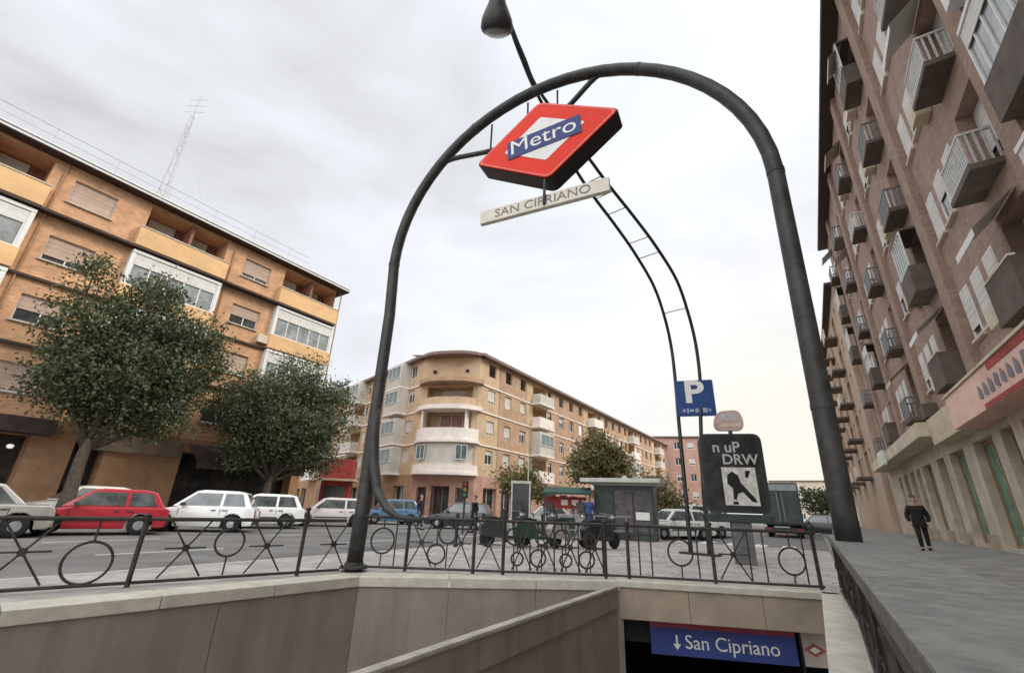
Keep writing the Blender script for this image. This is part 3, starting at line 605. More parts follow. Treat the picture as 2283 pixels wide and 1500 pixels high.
# ---- orange apartment block on the left
def left_block():
    S0 = -18.0; base = SL(S0, -28.2, -0.10)
    root = thing('apartment_building', 'orange brick apartment block with dark eave and recessed top-floor loggias behind the street trees', 'building', base, RZS)
    XE = 18.1-S0; I = Matrix()
    floors = [4.15, 7.2, 10.25, 13.45]; top = 16.35
    bays = [(c-2.15, c+2.15) for c in (0.0-S0, 8.1-S0, 16.05-S0, -8.1-S0)]; wins = [(c-.85, c+.85) for c in (3.8-S0, 12.2-S0, -4.1-S0, -12.2-S0)]
    holes = []
    for a, b in bays:
        holes.append((a+.1, b-.1, 14.62, 16.2, 1.5, False))
        for z in floors[:3]: holes.append((a+.1, b-.1, z+1.0, z+2.85, .30, False))
    for k, (a, b) in enumerate(wins):
        for z in floors: holes.append((a, b, z+1.0, z+2.25, .18, False))
    mb = MB(); mb.wall(0, XE, 4.15, top, holes)
    mb.quad((XE, 0, 0), (XE, 14, 0), (XE, 14, top), (XE, 0, top)); mb.quad((0, 0, 0), (0, 14, 0), (0, 14, top), (0, 0, top)); mb.quad((0, 14, 0), (XE, 14, 0), (XE, 14, top), (0, 14, top))
    mb.build('wall', obrick, root)
    for a, b in bays:
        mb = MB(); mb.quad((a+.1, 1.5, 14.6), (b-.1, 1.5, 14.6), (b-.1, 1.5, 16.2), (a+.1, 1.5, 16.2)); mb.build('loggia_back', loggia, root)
        add_win(root, I, a+.5, 1.44, 14.4, 1.3, 1.75, 'logdoor', wframe, darkgl, 0.35); add_win(root, I, a+2.4, 1.44, 14.9, 1.2, 1.2, 'logwin', wframe, darkgl, 0.5)
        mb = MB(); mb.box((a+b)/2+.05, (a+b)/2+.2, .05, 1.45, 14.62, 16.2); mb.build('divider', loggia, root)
        mb = MB(); mb.box(a-.12, b+.12, -.42, 0.02, 13.55, 14.63); mb.build('parapet', oyellow, root, bevel=.02)
        mb = MB(); mb.box(a-.12, b+.12, -.45, 0.02, 14.633, 14.70); mb.build('parapet_cap', coping, root)
        for z in floors[:3]:
            mb = MB(); mb.box(a-.1, b+.1, -.42, 0.02, z+.06, z+1.0); mb.build('parapet', oyellow, root, bevel=.02)
            add_win(root, I, a+.1, -.32, z+1.0, b-a-.2, 1.86, 'gal', wframe, glassl, 0.34, 5, 1, .07)
            mb = MB()
            for x in (a-.06, b-.1): mb.box(x, x+.16, -.36, .02, z+1.0, z+2.86)
            mb.box(a-.06, b+.06, -.38, .02, z+2.862, z+3.02); mb.build('gallery_frame', wframe, root)
    for a, b in bays:       # rain pipes and a few air conditioners
        mb = MB(); mb.tube([(b+.35, -.06, 4.2), (b+.35, -.06, 16.3)], .045, 6); mb.build('rain_pipe', colbr, root)
    for (a, b), z in ((wins[0], 7.2), (wins[1], 10.25), (wins[1], 4.15), (wins[2], 10.25)):
        mb = MB(); mb.box(b+.12, b+.75, -.34, -.02, z+.25, z+.8); mb.build('air_conditioner', cream, root, bevel=.02)
    mb = MB(); mb.tube([(x_, -.07-.01*math.sin(x_), 7.02-.03*abs(math.sin(x_*1.3))) for x_ in [i*.6 for i in range(int(XE/.6))]], .015, 4); mb.build('cable', eaved, root)
    k = 0
    for a, b in wins:
        for z in floors:
            add_win(root, I, a, .12, z+1.0, b-a, 1.25, 'ow', wframe, glass, (0.95, .55, .8, 1.0, .35)[k % 5], 2); k += 1
            mb = MB(); mb.box(a-.08, b+.08, -.10, 0.10, z+.93, z+.998); mb.build('sill', coping, root)
    mb = MB()
    for z in (13.42, 10.22, 7.17): mb.box(-.02, XE+.08, -.5 if z > 13 else -.16, .02, z-.05, z+.07)
    mb.build('string_course', eaved, root)
    mb = MB(); mb.box(-.3, XE+.75, -.55, 14.3, 16.36, 16.54); mb.build('eave', eaved, root)
    mb = MB(); mb.box(-.3, XE+.78, -.64, -.553, 16.42, 16.66); mb.build('gutter', wframe, root)
    mb = MB(); mb.add([(-.3,-.7,16.57),(XE+.7,-.7,16.57),(XE+.7,14.2,16.57),(-.3,14.2,16.57),(2,6.5,18.0),(XE-4,6.5,18.0)], [(0,1,5,4),(1,2,5),(2,3,4,5),(3,0,4)]); mb.build('roof', mat('roof_tiles', (0.42,0.36,0.32), .9, 0, .15, 3), root)
    mb = MB()
    for i in range(14): mb.tube([(i*2.4+.4, -.6, 16.5), (i*2.4+.4, -.6, 17.5)], .015, 5)
    mb.tube([(.2, -.6, 17.5), (XE-3, -.6, 17.5)], .018, 5); mb.tube([(.2, -.6, 17.05), (XE-3, -.6, 17.05)], .012, 5); mb.build('roof_rail', lgrey, root)
    # ground floor : shop recesses between clad columns
    open_ = [(XE-7.1, XE-.6), (7.8-1.2-S0, 7.75-S0), (-2.5-S0, 5.1-S0), (-10.5-S0, -3.9-S0), (1.0, 6.5)]
    mb = MB(); mb.wall(0, XE, 0, 4.15, [(a, b, 0.12, 3.45, .9, False) for a, b in open_]); mb.build('ground_floor', colbr, root)
    for a, b in open_:
        n = max(1, round((b-a)/2.1))
        for i in range(n): add_win(root, I, a+(b-a)*i/n, .82, .12, (b-a)/n, 3.3, 'shop%d' % n, eaved, darkgl, 0, 2, 1, .07)
    mb = MB(); mb.box(-3.2-S0, 5.6-S0, -.9, -.002, 3.48, 4.12); mb.build('marquee', dbrown, root)
    mb = MB(); mb.box(6.9-S0, 10.9-S0, -.25, -.002, 3.1, 3.9); mb.build('shop_fascia', mat('brown_fascia', (0.2,0.15,0.11), .7, 0, .25, 2), root)
    mb = MB(); mb.add([(11.2-S0,-.01,3.9),(17.4-S0,-.01,3.9),(17.4-S0,-1.5,2.9),(11.2-S0,-1.5,2.9),(11.2-S0,-1.5,2.6),(17.4-S0,-1.5,2.6)], [(0,1,2,3),(3,2,5,4)]); mb.build('awning', dbrown, root)
    mb = MB(); mb.lathe([(.02,-.08),(.10,-.05),(.12,.05),(.06,.10)], 14, (4.55-S0, -.35, 2.9)); mb.build('lamp_globe', mat('lit_globe', (.8,.8,.78), .4, emit=(1,.95,.85,.5)), root)
    mb = MB(); mb.box(XE-.02, XE+.42, 0, 4.2, 13.55, 14.63); mb.build('parapet', oyellow, root, bevel=.02)
    for z in floors[:3]:
        add_win(root, T(XE+.02, 0, 0) @ RZ(R(90)), .8, -.02, z+1.0, 2.6, 1.8, 'gal2', wframe, glassg, .3, 3, 1, .07)
        add_win(root, T(XE+.02, 0, 0) @ RZ(R(90)), 7, -.02, z+1.0, 1.4, 1.3, 'ow2', wframe, glass, .5)
    return root
left_block()
ant = thing('antenna_mast', 'thin pale lattice antenna mast on the roof of the orange block', 'antenna', SL(7.4, -33.5, 17.6))
mb = MB()
for k in range(3):
    a = 2*math.pi*k/3; mb.tube([(.35*math.cos(a), .35*math.sin(a), 0), (.12*math.cos(a), .12*math.sin(a), 9.5)], .03, 5)
for i in range(16):
    z = i*.58; r = .35-.23*z/9.5; a = i*2.1; mb.tube([(r*math.cos(a), r*math.sin(a), z), (r*math.cos(a+2.1), r*math.sin(a+2.1), z+.58)], .015, 5)
mb.build('lattice', lgrey, ant)
mb = MB()
for dx, dy in ((3.2, 1), (-3, 2.4), (.6, -3.4)): mb.tube([(0, 0, 8.4), (dx, dy, -.2)], .008, 4)
mb.build('guy_wire', lgrey, ant)
mb = MB(); mb.tube([(0,0,9.4),(0,0,11.4)], .03, 6)
for z in (9.9, 10.5, 11.1): mb.tube([(-.7, 0, z), (.7, 0, z)], .015, 5)
mb.build('aerial', lgrey, ant)

# ---- corner building in the middle
def corner_block():
    c0 = Vector((-5.35, 38.6, -0.10))
    root = thing('apartment_building', 'beige corner apartment block with stacked curved white balconies and a red ground floor', 'building', c0)
    A = Vector((-8.0, 39.25, 0)); B = Vector((-2.75, 38.05, 0)); H = 13.9
    fl = [3.75, 6.3, 9.15, 11.6]
    def fr(p, d): ang = math.atan2(d.y, d.x); return T(p.x-c0.x, p.y-c0.y, 0) @ RZ(ang)
    # chamfer with the balconies
    d = (B-A).normalized(); Lc = (B-A).length; M = fr(A, d)
    mb = MB().frame(M)
    ho = [(.55, Lc-.55, 10.05, 11.15, 1.2, True), (.55, Lc-.55, 7.35, 9.05, 1.2, True), (.4, Lc-.4, 4.35, 6.2, .25, False), (1.75, 3.35, 0.05, 2.7, .7, False), (.45, 1.3, .7, 2.6, .3, False), (3.9, 4.8, .7, 2.6, .3, False)]
    mb.wall(0, Lc, 3.6, H, ho[:3]); mb.build('wall', creamb, root)
    mb = MB().frame(M); mb.wall(0, Lc, 0, 3.6, ho[3:]); mb.build('ground_floor', redshop, root)
    add_win(root, M, 1.75, .6, .05, 1.6, 2.65, 'cdoor', colbr, darkgl, 0, 2); add_win(root, M, .45, .2, .7, .85, 1.9, 'cs', colbr, darkgl, 0, 1); add_win(root, M, 3.9, .2, .7, .9, 1.9, 'cs', colbr, darkgl, 0, 1)
    add_win(root, M, 1.5, 1.14, 7.4, 2.2, 1.5, 'cb', wframe, mat('pink_blind', (.42,.26,.22), .7, brick=(4,.07,.01,.7)), 0, 2); add_win(root, M, 1.5, 1.14, 10.1, 2.2, .95, 'cb', wframe, darkgl, .5, 2)
    def arcp(w, dep, n=14, inset=0.0):
        p = []
        for i in range(n+1):
            u = -1+2*i/n; p.append((Lc/2+u*(w/2-inset), -dep*(1-abs(u)**3.2)+inset*.3-.02))
        return p+[(Lc/2+w/2-inset, .3), (Lc/2-w/2+inset, .3)]
    def bal(nm, z0, z1, w, dep, m_): mb = MB().frame(M); mb.prism(arcp(w, dep), z0, z1); mb.build(nm, m_, root)
    bal('balcony', 3.55, 3.78, 5.9, 1.35, pinkw); bal('balcony_parapet', 3.785, 4.35, 5.75, 1.25, pinkw)
    # closed-in balcony : grey panels
    mb = MB().frame(M); p1 = arcp(5.0, 1.05, 10); mb.prism(p1, 4.352, 6.15); mb.build('closed_balcony', greyw, root)
    for i, (xa, xb, y) in enumerate(((.35, 1.35, -.62), (3.95, 4.95, -.62))):
        ang = R(-24) if i == 0 else R(24)
        add_win(root, M @ T(xa if i == 0 else xa+.05, -.72 if i == 0 else -1.14, 0) @ RZ(ang), 0, 0, 4.75, 1.0, 1.2, 'cg', wframe, glassg, 0, 2)
    bal('balcony', 6.152, 6.36, 5.95, 1.35, pinkw); bal('balcony_parapet', 6.365, 7.35, 5.6, 1.2, pinkw)
    bal('balcony', 8.92, 9.28, 6.1, 1.5, pinkw); bal('balcony_parapet', 9.285, 10.05, 5.0, 1.0, creamb)
    bal('cornice', 11.35, 11.75, 6.1, 1.5, pinkb)
    for x in (.5, 4.5): mb = MB().frame(M); mb.box(x, x+.18, -.75, .05, 7.352, 9.0); mb.build('balcony_column', pinkw, root)
    for x in (1.1, 4.2): mb = MB().frame(M); mb.lathe([(.02,-.1),(.16,-.1),(.16,.1),(.02,.1)], 10, (x, -.1, 12.6)); mb.build('round_vent', eaved, root)
    mb = MB().frame(M); mb.prism(arcp(6.2, 1.3), H, H+.28); mb.build('roof_edge', mat('brown_eave', (.22,.16,.13), .8), root)
    # side facades
    def side(p, dirv, length, flip, bays, seed, pinks):
        Mx = fr(p, dirv) if not flip else fr(p+dirv*length, -dirv)
        X = (lambda a, b: (a, b)) if not flip else (lambda a, b: (length-b, length-a))
        holes = []; ws = []; r_ = random.Random(seed)
        x = 1.4
        segs = []
        while x < length-2:
            bay = any(a <= x < b for a, b in bays)
            if bay: x += .8; continue
            if not any(a-1.2 <= x < b for a, b in bays): segs.append(x)
            x += 2.75
        for z in fl[:4]:
            for x in segs:
                a, b = X(x, x+1.15); holes.append((a, b, z+.85, z+2.05, .16, False)); ws.append((a, z+.85, 1.15, 1.2, r_.choice((0, .3, .5, .9, 1.0))))
            for (ba, bb) in bays:
                a, b = X(ba+.1, bb-.1); holes.append((a, b, z+.15, z+2.15, .9, True))
        gh = [(*X(x, x+2.0), .1, 2.7, .4, False) for x in segs]
        mb = MB().frame(Mx); mb.wall(0, length, 3.6, H, holes); mb.build('wall', creamb, root)
        mb = MB().frame(Mx); mb.wall(0, length, 0, 3.6, gh); mb.build('ground_floor', colbr if flip else redshop, root)
        for (a, b, c, d_, _, _) in gh[:14]: add_win(root, Mx, a, .34, c, b-a, d_-c, 'gs', wframe, darkgl, 0, 2)
        for (a, z, w, h, bl) in ws[:44]: add_win(root, Mx, a, .1, z, w, h, 'mw', wframe, glass, bl, 2, 1, .07)
        for (ba, bb) in bays:
            a, b = X(ba, bb)
            for z in fl[:4]:
                mb = MB().frame(Mx); mb.box(a, b, -1.0, .02, z-.16, z+.02); mb.build('balcony_slab', pinkw, root)
                if r_.random() < .55:
                    mb = MB().frame(Mx); mb.box(a+.03, b-.03, -.96, -.88, z+.022, z+.95); mb.box(a+.03, a+.1, -.88, .02, z+.022, z+.95); mb.box(b-.1, b-.03, -.88, .02, z+.022, z+.95); mb.build('balcony_parapet', greyw if r_.random() < .7 else pinkw, root)
                else:
                    mb = MB().frame(Mx); mb.box(a+.03, b-.03, -.96, .02, z+.022, z+2.3); mb.build('closed_balcony', greyw, root)
                    add_win(root, Mx, a+.2, -1.02, z+.9, b-a-.4, 1.2, 'mb', wframe, glassg, 0, 3)
        for (pa, pb) in pinks:
            a, b = X(pa, pb); mb = MB().frame(Mx)
            ph = [h for h in holes if h[0] > a-.1 and h[1] < b+.1]
            mb.wall(a, b, 3.6, H, [(h[0], h[1], h[2], h[3], .04, False) for h in ph], -.04); mb.build('brick_panel', pinkb, root)
        mb = MB().frame(Mx)
        for z in fl[1:]: mb.box(0, length, -.10, .03, z-.22, z-.10)
        mb.build('string_course', pinkw, root)
        mb = MB().frame(Mx); mb.box(-.2 if not flip else -.1, length+.1, -.55, .3, H, H+.26); mb.build('roof_edge', MATS['brown_eave'], root)
        mb = MB().frame(Mx); mb.quad((0, .3, H+.25), (length, .3, H+.25), (length, 9, H+1.6), (0, 9, H+1.6)); mb.build('roof', mat('roof_tiles', (0.42,0.36,0.32), .9), root)
    dR = ax_s.copy(); side(B, dR, 66, False, [(9.4, 12.6), (24, 27.2), (40, 43), (55, 58)], 3, [(3.2, 8.3), (13.6, 22.8), (30, 38), (45, 53)])
    dL = Vector((-13.6, 16.0, 0)).normalized(); side(A, dL, 38, True, [(2.6, 5.6), (12.5, 15.5), (24, 27)], 5, [(6.9, 11.4), (17, 22.5)])
    return root
corner_block()

# ---- tall brown brick block on the right
def right_block():
    X0, X1 = -6.0, 47.0; Lx = X1-X0; base = SL(X1, 5.5, 0.22)
    root = thing('apartment_building', 'tall brown brick apartment block with stacked white-railed balconies on the right of the street', 'building', base, math.atan2(-ax_s.y, -ax_s.x))
    H = 25.4; fl = [5.75+3.72*k for k in range(5)]; I = Matrix(); X = lambda s: X1-s
    cs = [14.3-7.65*2, 14.3-7.65, 14.3, 21.95, 29.6, 37.25, 44.0]
    r_ = random.Random(11); holes = []; W_ = []
    for c in cs:
        for z in fl:
            holes.append((X(c+.88), X(c-.88), z+.05, z+2.55, .5, False))
            for dx, w in ((1.75, .85), (3.05, .85), (4.35, .85)):
                if c+dx+w < X1-.5 and not 9.0 < c+dx < 12.4: holes.append((X(c+dx+w), X(c+dx), z+.75, z+2.45, .22, False)); W_.append((X(c+dx+w), z+.75, w, 1.7))
    mb = MB(); mb.wall(0, Lx, 5.0, H, holes); mb.quad((0,0,0),(0,12,0),(0,12,H),(0,0,H)); mb.quad((Lx,0,0),(Lx,12,0),(Lx,12,H),(Lx,0,H)); mb.quad((0,12,0),(Lx,12,0),(Lx,12,H),(0,12,H)); mb.quad((0,0,H),(Lx,0,H),(Lx,12,H),(0,12,H))
    mb.build('wall', rbrick, root)
    for (a, z, w, h) in W_:
        add_win(root, I, a, -.03, z, w, h, 'rw', wframe, glass, r_.choice((1, .75, 1, .5, .85, 1)), 1, 1, .09)
        mb = MB(); mb.box(a-.1, a+w+.1, -.12, .04, z-.09, z-.002); mb.build('sill', cream, root)
    n = 0
    for c in cs:
        a, b = X(c+1.15), X(c-.66)
        for i, z in enumerate(fl):
            add_win(root, I, a+.1, .40, z+.05, 1.76, 2.5, 'rd', wframe, darkgl, r_.choice((.3, .6, .9)), 2, 1, .07)
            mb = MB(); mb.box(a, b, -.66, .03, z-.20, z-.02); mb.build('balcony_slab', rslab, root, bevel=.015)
            if c < 6: continue
            sty = r_.choice((0, 0, 0, 2, 1)) if not (c == 14.3 and i in (1, 2, 3)) else 0
            if sty == 0:       # white railing bars
                mb = MB(); mb.box(a+.04, b-.04, -.64, -.58, z+.92, z+1.0); mb.box(a+.04, b-.04, -.63, -.59, z+.04, z+.1)
                k = 0; x = a+.06
                while x < b-.06: mb.box(x, x+.07, -.63, -.59, z+.1, z+.92); x += .135
                for xx in (a+.04, b-.1):
                    mb.box(xx, xx+.06, -.58, .02, z+.92, z+1.0)
                    y = -.5
                    while y < 0: mb.box(xx+.01, xx+.05, y, y+.05, z+.0, z+.92); y += .16
                mb.build('balcony_railing', railwh if (c == 14.3 or r_.random() < .25) else metalgr, root)
            elif sty == 1:
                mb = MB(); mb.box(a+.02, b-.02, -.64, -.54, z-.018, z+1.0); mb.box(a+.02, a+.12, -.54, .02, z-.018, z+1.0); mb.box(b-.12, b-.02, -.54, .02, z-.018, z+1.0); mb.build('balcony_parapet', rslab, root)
                mb = MB(); mb.box(a, b, -.66, -.52, z+1.002, z+1.06); mb.build('parapet_cap', cream, root)
            else:
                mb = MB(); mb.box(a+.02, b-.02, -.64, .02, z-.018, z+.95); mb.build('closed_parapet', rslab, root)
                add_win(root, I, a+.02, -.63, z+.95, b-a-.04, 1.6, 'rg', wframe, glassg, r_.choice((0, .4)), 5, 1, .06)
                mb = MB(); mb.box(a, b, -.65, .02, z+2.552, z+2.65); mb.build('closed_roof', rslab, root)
            if r_.random() < .45:     # roll-down awning over a balcony
                mb = MB(); mb.add([(a+.1,-.02,z+2.85),(b-.1,-.02,z+2.85),(b-.1,-1.0,z+1.95),(a+.1,-1.0,z+1.95),(b-.1,-1.0,z+1.75),(a+.1,-1.0,z+1.75)], [(0,1,2,3),(3,2,4,5)]); mb.build('awning', awncr if r_.random() < .6 else wframe, root)
            if r_.random() < .35:
                xx = X(c+2.2); mb = MB(); mb.box(xx-.35, xx+.35, -.42, -.01, z+.2, z+.8); mb.build('air_conditioner', cream, root, bevel=.02)
    for i, z in enumerate(fl):      # glazed galleries stacked nearest the viewer
        a, b = X(12.0), X(9.6)
        mb = MB(); mb.box(a, b, -.5, .02, z-.25, z+.85); mb.build('closed_parapet', rslab if i % 2 else wframe, root, bevel=.015)
        add_win(root, I, a, -.46, z+.852, b-a, 1.75, 'rgal', wframe, glassl, .3, 5, 1, .07)
        mb = MB()
        for xx in (a+.002, b-.052): mb.box(xx, xx+.05, -.40, .02, z+.853, z+2.6)
        mb.box(a, b, -.5, .02, z+2.602, z+2.72); mb.build('gallery_frame', wframe, root)
    for c in cs: # smooth pilasters between the bays
        mb = MB(); mb.box(X(c-1.3), X(c-1.3)+.9, -.22, .02, 5.0, H-.02); mb.build('pilaster', rbrick2, root)
    mb = MB(); mb.box(-.3, Lx+.3, -.75, .3, H, H+.32); mb.build('cornice', eaved, root)
    # ground floor
    op = []; s = 8.2; g_ = random.Random(17)
    while s < X1-3.5:
        w_ = g_.choice((1.1, 1.5, 1.5, 2.3)); op.append((X(s+w_), X(s))); s += w_+g_.choice((.8, 1.1, 1.4))
    mb = MB(); mb.wall(0, Lx, 0, 5.0, [(a, b, .15, 3.72, .34, False) for a, b in op]); mb.build('ground_floor', mat('grey_beige_stone', (.52,.455,.365), .85, 0, .16, 1.4, bump=.15, stain=.35, streak=.35), root)
    for k, (a, b) in enumerate(op): add_win(root, I, a, .25, .15, b-a, 3.55, 'rs', colbr, darkgl if k % 4 else shopgr, 0, 2, 1, .09)
    for k, (a, b) in enumerate(op): mb = MB(); mb.box(b+.06, b+.72, -.14, .02, 0, .55); mb.build('plinth', mat('plinth_stone', (.36,.29,.21), .8, 0, .15, 2), root)
    # canopies over the shops
    mb = MB(); mb.box(X(46), X(26.5), -.95, -.01, 4.42, 5.05); mb.build('canopy', cream, root, bevel=.03)
    mb = MB(); mb.box(X(40), X(37.5), -1.15, -.955, 4.25, 5.15); mb.build('canopy_end', mat('pale_green_box', (.6,.62,.54), .5), root, bevel=.03)
    mb = MB(); mb.box(X(26.4), X(21.9), -.55, -.01, 4.0, 5.1); mb.build('canopy', awncr, root, bevel=.03)
    mb = MB(); mb.box(X(21.8), X(10.5), -.75, -.01, 3.98, 5.08); mb.build('shop_fascia', signpk, root, bevel=.02)
    mb = MB(); mb.box(X(21.82), X(10.4), -.80, -.02, 5.085, 5.17); mb.build('fascia_cap', cream, root)
    mb = MB()
    mb.box(X(16.9), X(10.6), -.765, -.752, 4.86, 5.06); mb.box(X(18.0), X(10.6), -.765, -.752, 4.0, 4.13); mb.build('red_band', redawn, root)
    mb = MB(); g = random.Random(4)
    for k in range(9):
        x = X(18.2)+k*.5; 
        mb.prism(rounded([(x, 4.30+g.random()*.1), (x+.30, 4.28), (x+.32, 4.5+g.random()*.2), (x+.1, 4.72)], .05, 3), -.768, -.754, 'y')
    mb.build('fascia_marks', mat('slate_grey', (.16,.16,.19), .6), root)
    mb = MB(); mb.box(X(27.4), X(26.6), -.5, -.01, 5.3, 5.9); mb.build('vent_box', rslab, root)
    return root
right_block()

def far_right():
    base = SL(80, 5.1, 0.2); root = thing('apartment_building', 'tan apartment block with protruding balconies at the far end of the right-hand street side', 'building', base, math.atan2(-ax_s.y, -ax_s.x))
    Lx = 32.8; H = 21.5; I = Matrix(); r_ = random.Random(5); holes = []; fl = [4.6+3.4*k for k in range(5)]
    bx = [2.0, 9.5, 17, 24.5]
    for z in fl:
        for x in bx: holes += [(x+.2, x+2.8, z+.05, z+2.3, .4, True)]
        for x in (6, 13.4, 21, 29): holes += [(x, x+1.2, z+.9, z+2.2, .2, False)]
    mb = MB(); mb.wall(0, Lx, 0, H, holes); mb.quad((Lx,0,0),(Lx,10,0),(Lx,10,H),(Lx,0,H)); mb.quad((0,0,0),(0,10,0),(0,10,H),(0,0,H)); mb.quad((0,0,H),(Lx,0,H),(Lx,10,H),(0,10,H)); mb.build('wall', mat('tan_brick', (.46,.35,.26), .85, 0, .14, 1.1, stain=.25), root)
    for h in holes:
        if h[1]-h[0] < 2: add_win(root, I, h[0], .12, h[2], 1.2, 1.3, 'fw', wframe, glass, r_.choice((0,.5,1)))
    for z in fl:
        for x in bx:
            mb = MB(); mb.box(x, x+3, -1.1, .02, z-.2, z); mb.build('balcony_slab', rslab, root)
            mb = MB(); mb.box(x, x+3, -1.1, -1.0, z+.002, z+.95); mb.build('balcony_parapet', r_.choice((cream, colbr, rslab)), root)
    mb = MB(); mb.box(-.2, Lx+.2, -.6, .2, H, H+.3); mb.build('cornice', eaved, root)
far_right()

def simple_block(label, s, l, face, w, dep, h, m_, fl_h, cols, seed, rooft=None):
    base = SL(s, l, -.1); root = thing('building', label, 'building', base, face)
    holes = []; I = Matrix(); z = .9
    while z+1.5 < h-.5:
        for i in range(cols): x = w*(i+.25)/cols; holes.append((x, x+w/cols*.45, z, z+1.4, .2, False))
        z += fl_h
    mb = MB(); mb.wall(0, w, 0, h, holes); mb.quad((0,0,0),(0,dep,0),(0,dep,h),(0,0,h)); mb.quad((w,0,0),(w,dep,0),(w,dep,h),(w,0,h)); mb.quad((0,dep,0),(w,dep,0),(w,dep,h),(0,dep,h)); mb.build('wall', m_, root)
    r_ = random.Random(seed)
    for hh in holes: add_win(root, I, hh[0], .12, hh[2], hh[1]-hh[0], 1.4, 'sb', wframe, glass, r_.choice((0, .4, .8)), 2, 1, .1)
    mb = MB(); mb.box(-.3, w+.3, -.35, dep+.3, h, h+.3); mb.build('roof', rooft or rslab, root)
simple_block('distant red brick block closing the street behind the parking sign', 92, -27, RZS-R(70), 13, 10, 15.5, mat('distant_red_brick', (.46,.28,.22), .85, 0, .1, 1), 3.1, 5, 1)
simple_block('distant pale low block at the end of the avenue', 150, -9, RZS-R(90), 16, 8, 10.5, cream, 3.2, 6, 2)
simple_block('distant ochre block with red shops beyond the orange block', 37.5, -37.5, R(-12), 13, 9, 10.5, creamb, 3.1, 5, 3)

# ------------------------------------------------------------------ trees
import numpy as np
def tree(label, loc, crown, trunk_h, trunk_r, n, leaf, size, seed, group='street trees', spread=0.5):
    """crown: list of (dx, dy, z, rx, ry, rz) lobes"""
    g = np.random.default_rng(seed); rr_ = random.Random(seed)
    root = thing('tree', label, 'tree', loc, 0, group)
    cz = sum(c[2] for c in crown)/len(crown)
    mb = MB(); mb.tube([(0,0,-.1), (.03,.02,trunk_h*.4), (-.05,.04,trunk_h*.8), (0.02,0,trunk_h*1.1)], [trunk_r*1.25, trunk_r, trunk_r*.9, trunk_r*.75], 9)
    mb.build('trunk', bark, root, True)
    mb = MB()
    tips = []
    for c in crown:
        e = Vector((c[0], c[1], c[2])); s0 = Vector((0, 0, trunk_h*.95)); mid = s0.lerp(e, .5)+Vector((rr_.uniform(-.3,.3), rr_.uniform(-.3,.3), -.2))
        mb.tube([s0, mid, e], [trunk_r*.55, trunk_r*.34, trunk_r*.14], 6)
        for k in range(5):
            d = Vector((rr_.gauss(0,1), rr_.gauss(0,1), rr_.gauss(.3,.8))).normalized(); t = Vector((e.x+d.x*c[3]*.9, e.y+d.y*c[4]*.9, e.z+d.z*c[5]*.9)); b0 = mid.lerp(e, rr_.random())
            mb.tube([b0, b0.lerp(t, .5)+Vector((0,0,.1)), t], [trunk_r*.18, trunk_r*.11, trunk_r*.04], 5)
    mb.build('branch', bark, root, True)
    # clumps of leaves: clump centres through each lobe (denser near its surface), leaves around each clump
    vol = np.array([c[3]*c[4]*c[5] for c in crown]); vol = vol/vol.sum()
    ncl = max(30, n//34); P = []
    for k in range(ncl):
        c = crown[g.choice(len(crown), p=vol)]
        d = g.normal(size=3); d /= np.linalg.norm(d); r = g.uniform(.25, 1.0)**.45*(1+g.normal()*.07)
        p = np.array(c[:3])+d*r*np.array(c[3:6]); rad_ = g.uniform(.25, .62)*spread*1.5
        m_ = int(g.uniform(18, 50)); q = g.normal(size=(m_, 3))*rad_*np.array([1, 1, .7]); P.append(p+q)
    P = np.concatenate(P)[:n]
    N_ = len(P); a = g.normal(size=(N_, 3)); a /= np.linalg.norm(a, axis=1)[:, None]; b = g.normal(size=(N_, 3)); b -= a*(a*b).sum(1)[:, None]; b /= np.linalg.norm(b, axis=1)[:, None]
    sz = size*g.uniform(.6, 1.25, size=N_)[:, None]
    V = np.stack([P-a*sz, P-b*sz*.55, P+a*sz, P+b*sz*.55], 1).reshape(-1, 3)
    me = bpy.data.meshes.new('crown'); me.vertices.add(len(V)); me.vertices.foreach_set('co', V.astype(np.float32).ravel())
    me.loops.add(N_*4); me.loops.foreach_set('vertex_index', np.arange(N_*4, dtype=np.int32)); me.polygons.add(N_); me.polygons.foreach_set('loop_start', np.arange(0, N_*4, 4, dtype=np.int32)); me.polygons.foreach_set('loop_total', np.full(N_, 4, dtype=np.int32)); me.update(calc_edges=True)
    me.materials.append(leaf); o = bpy.data.objects.new('crown', me); col.objects.link(o); o.parent = root
    return root
G = -0.10
tree('large dark olive street tree in front of the orange block, leftmost and taller', SL(6.2, -25.0, G), [(.2,.2,6.2,2.1,2.1,2.0),(-.9,-.9,7.7,1.5,1.5,1.7),(.3,.4,9.1,1.5,1.5,1.8),(1.5,1.7,7.3,1.7,1.7,1.9),(-1.2,-1.5,9.6,.8,.8,1.4),(1.7,2.3,8.8,1.1,1.1,1.2),(.1,.2,4.5,1.4,1.4,.9),(1.0,1.3,5.3,1.6,1.6,1.3),(.5,.1,10.6,.6,.6,.9),(-.8,-.8,5.6,1.4,1.4,1.3),(1.4,1.9,4.3,1.1,1.1,.8)], 3.0, .24, 42000, leaf_a, .09, 1)
tree('round dark street tree at the right end of the orange block', SL(14.4, -25.2, G), [(0,0,5.6,2.6,2.6,2.3),(1.6,1.8,6.2,2.0,2.0,1.9),(-1.3,-1.6,6.0,1.9,1.9,1.8),(.2,.3,8.0,1.8,1.8,1.6),(.9,1.1,4.2,1.9,1.9,1.3),(1.9,2.4,7.6,1.0,1.0,1.0),(-.9,-1.1,3.7,1.6,1.6,1.1),(1.5,2.0,3.6,1.4,1.4,1.0)], 2.2, .22, 40000, leaf_a, .09, 2)
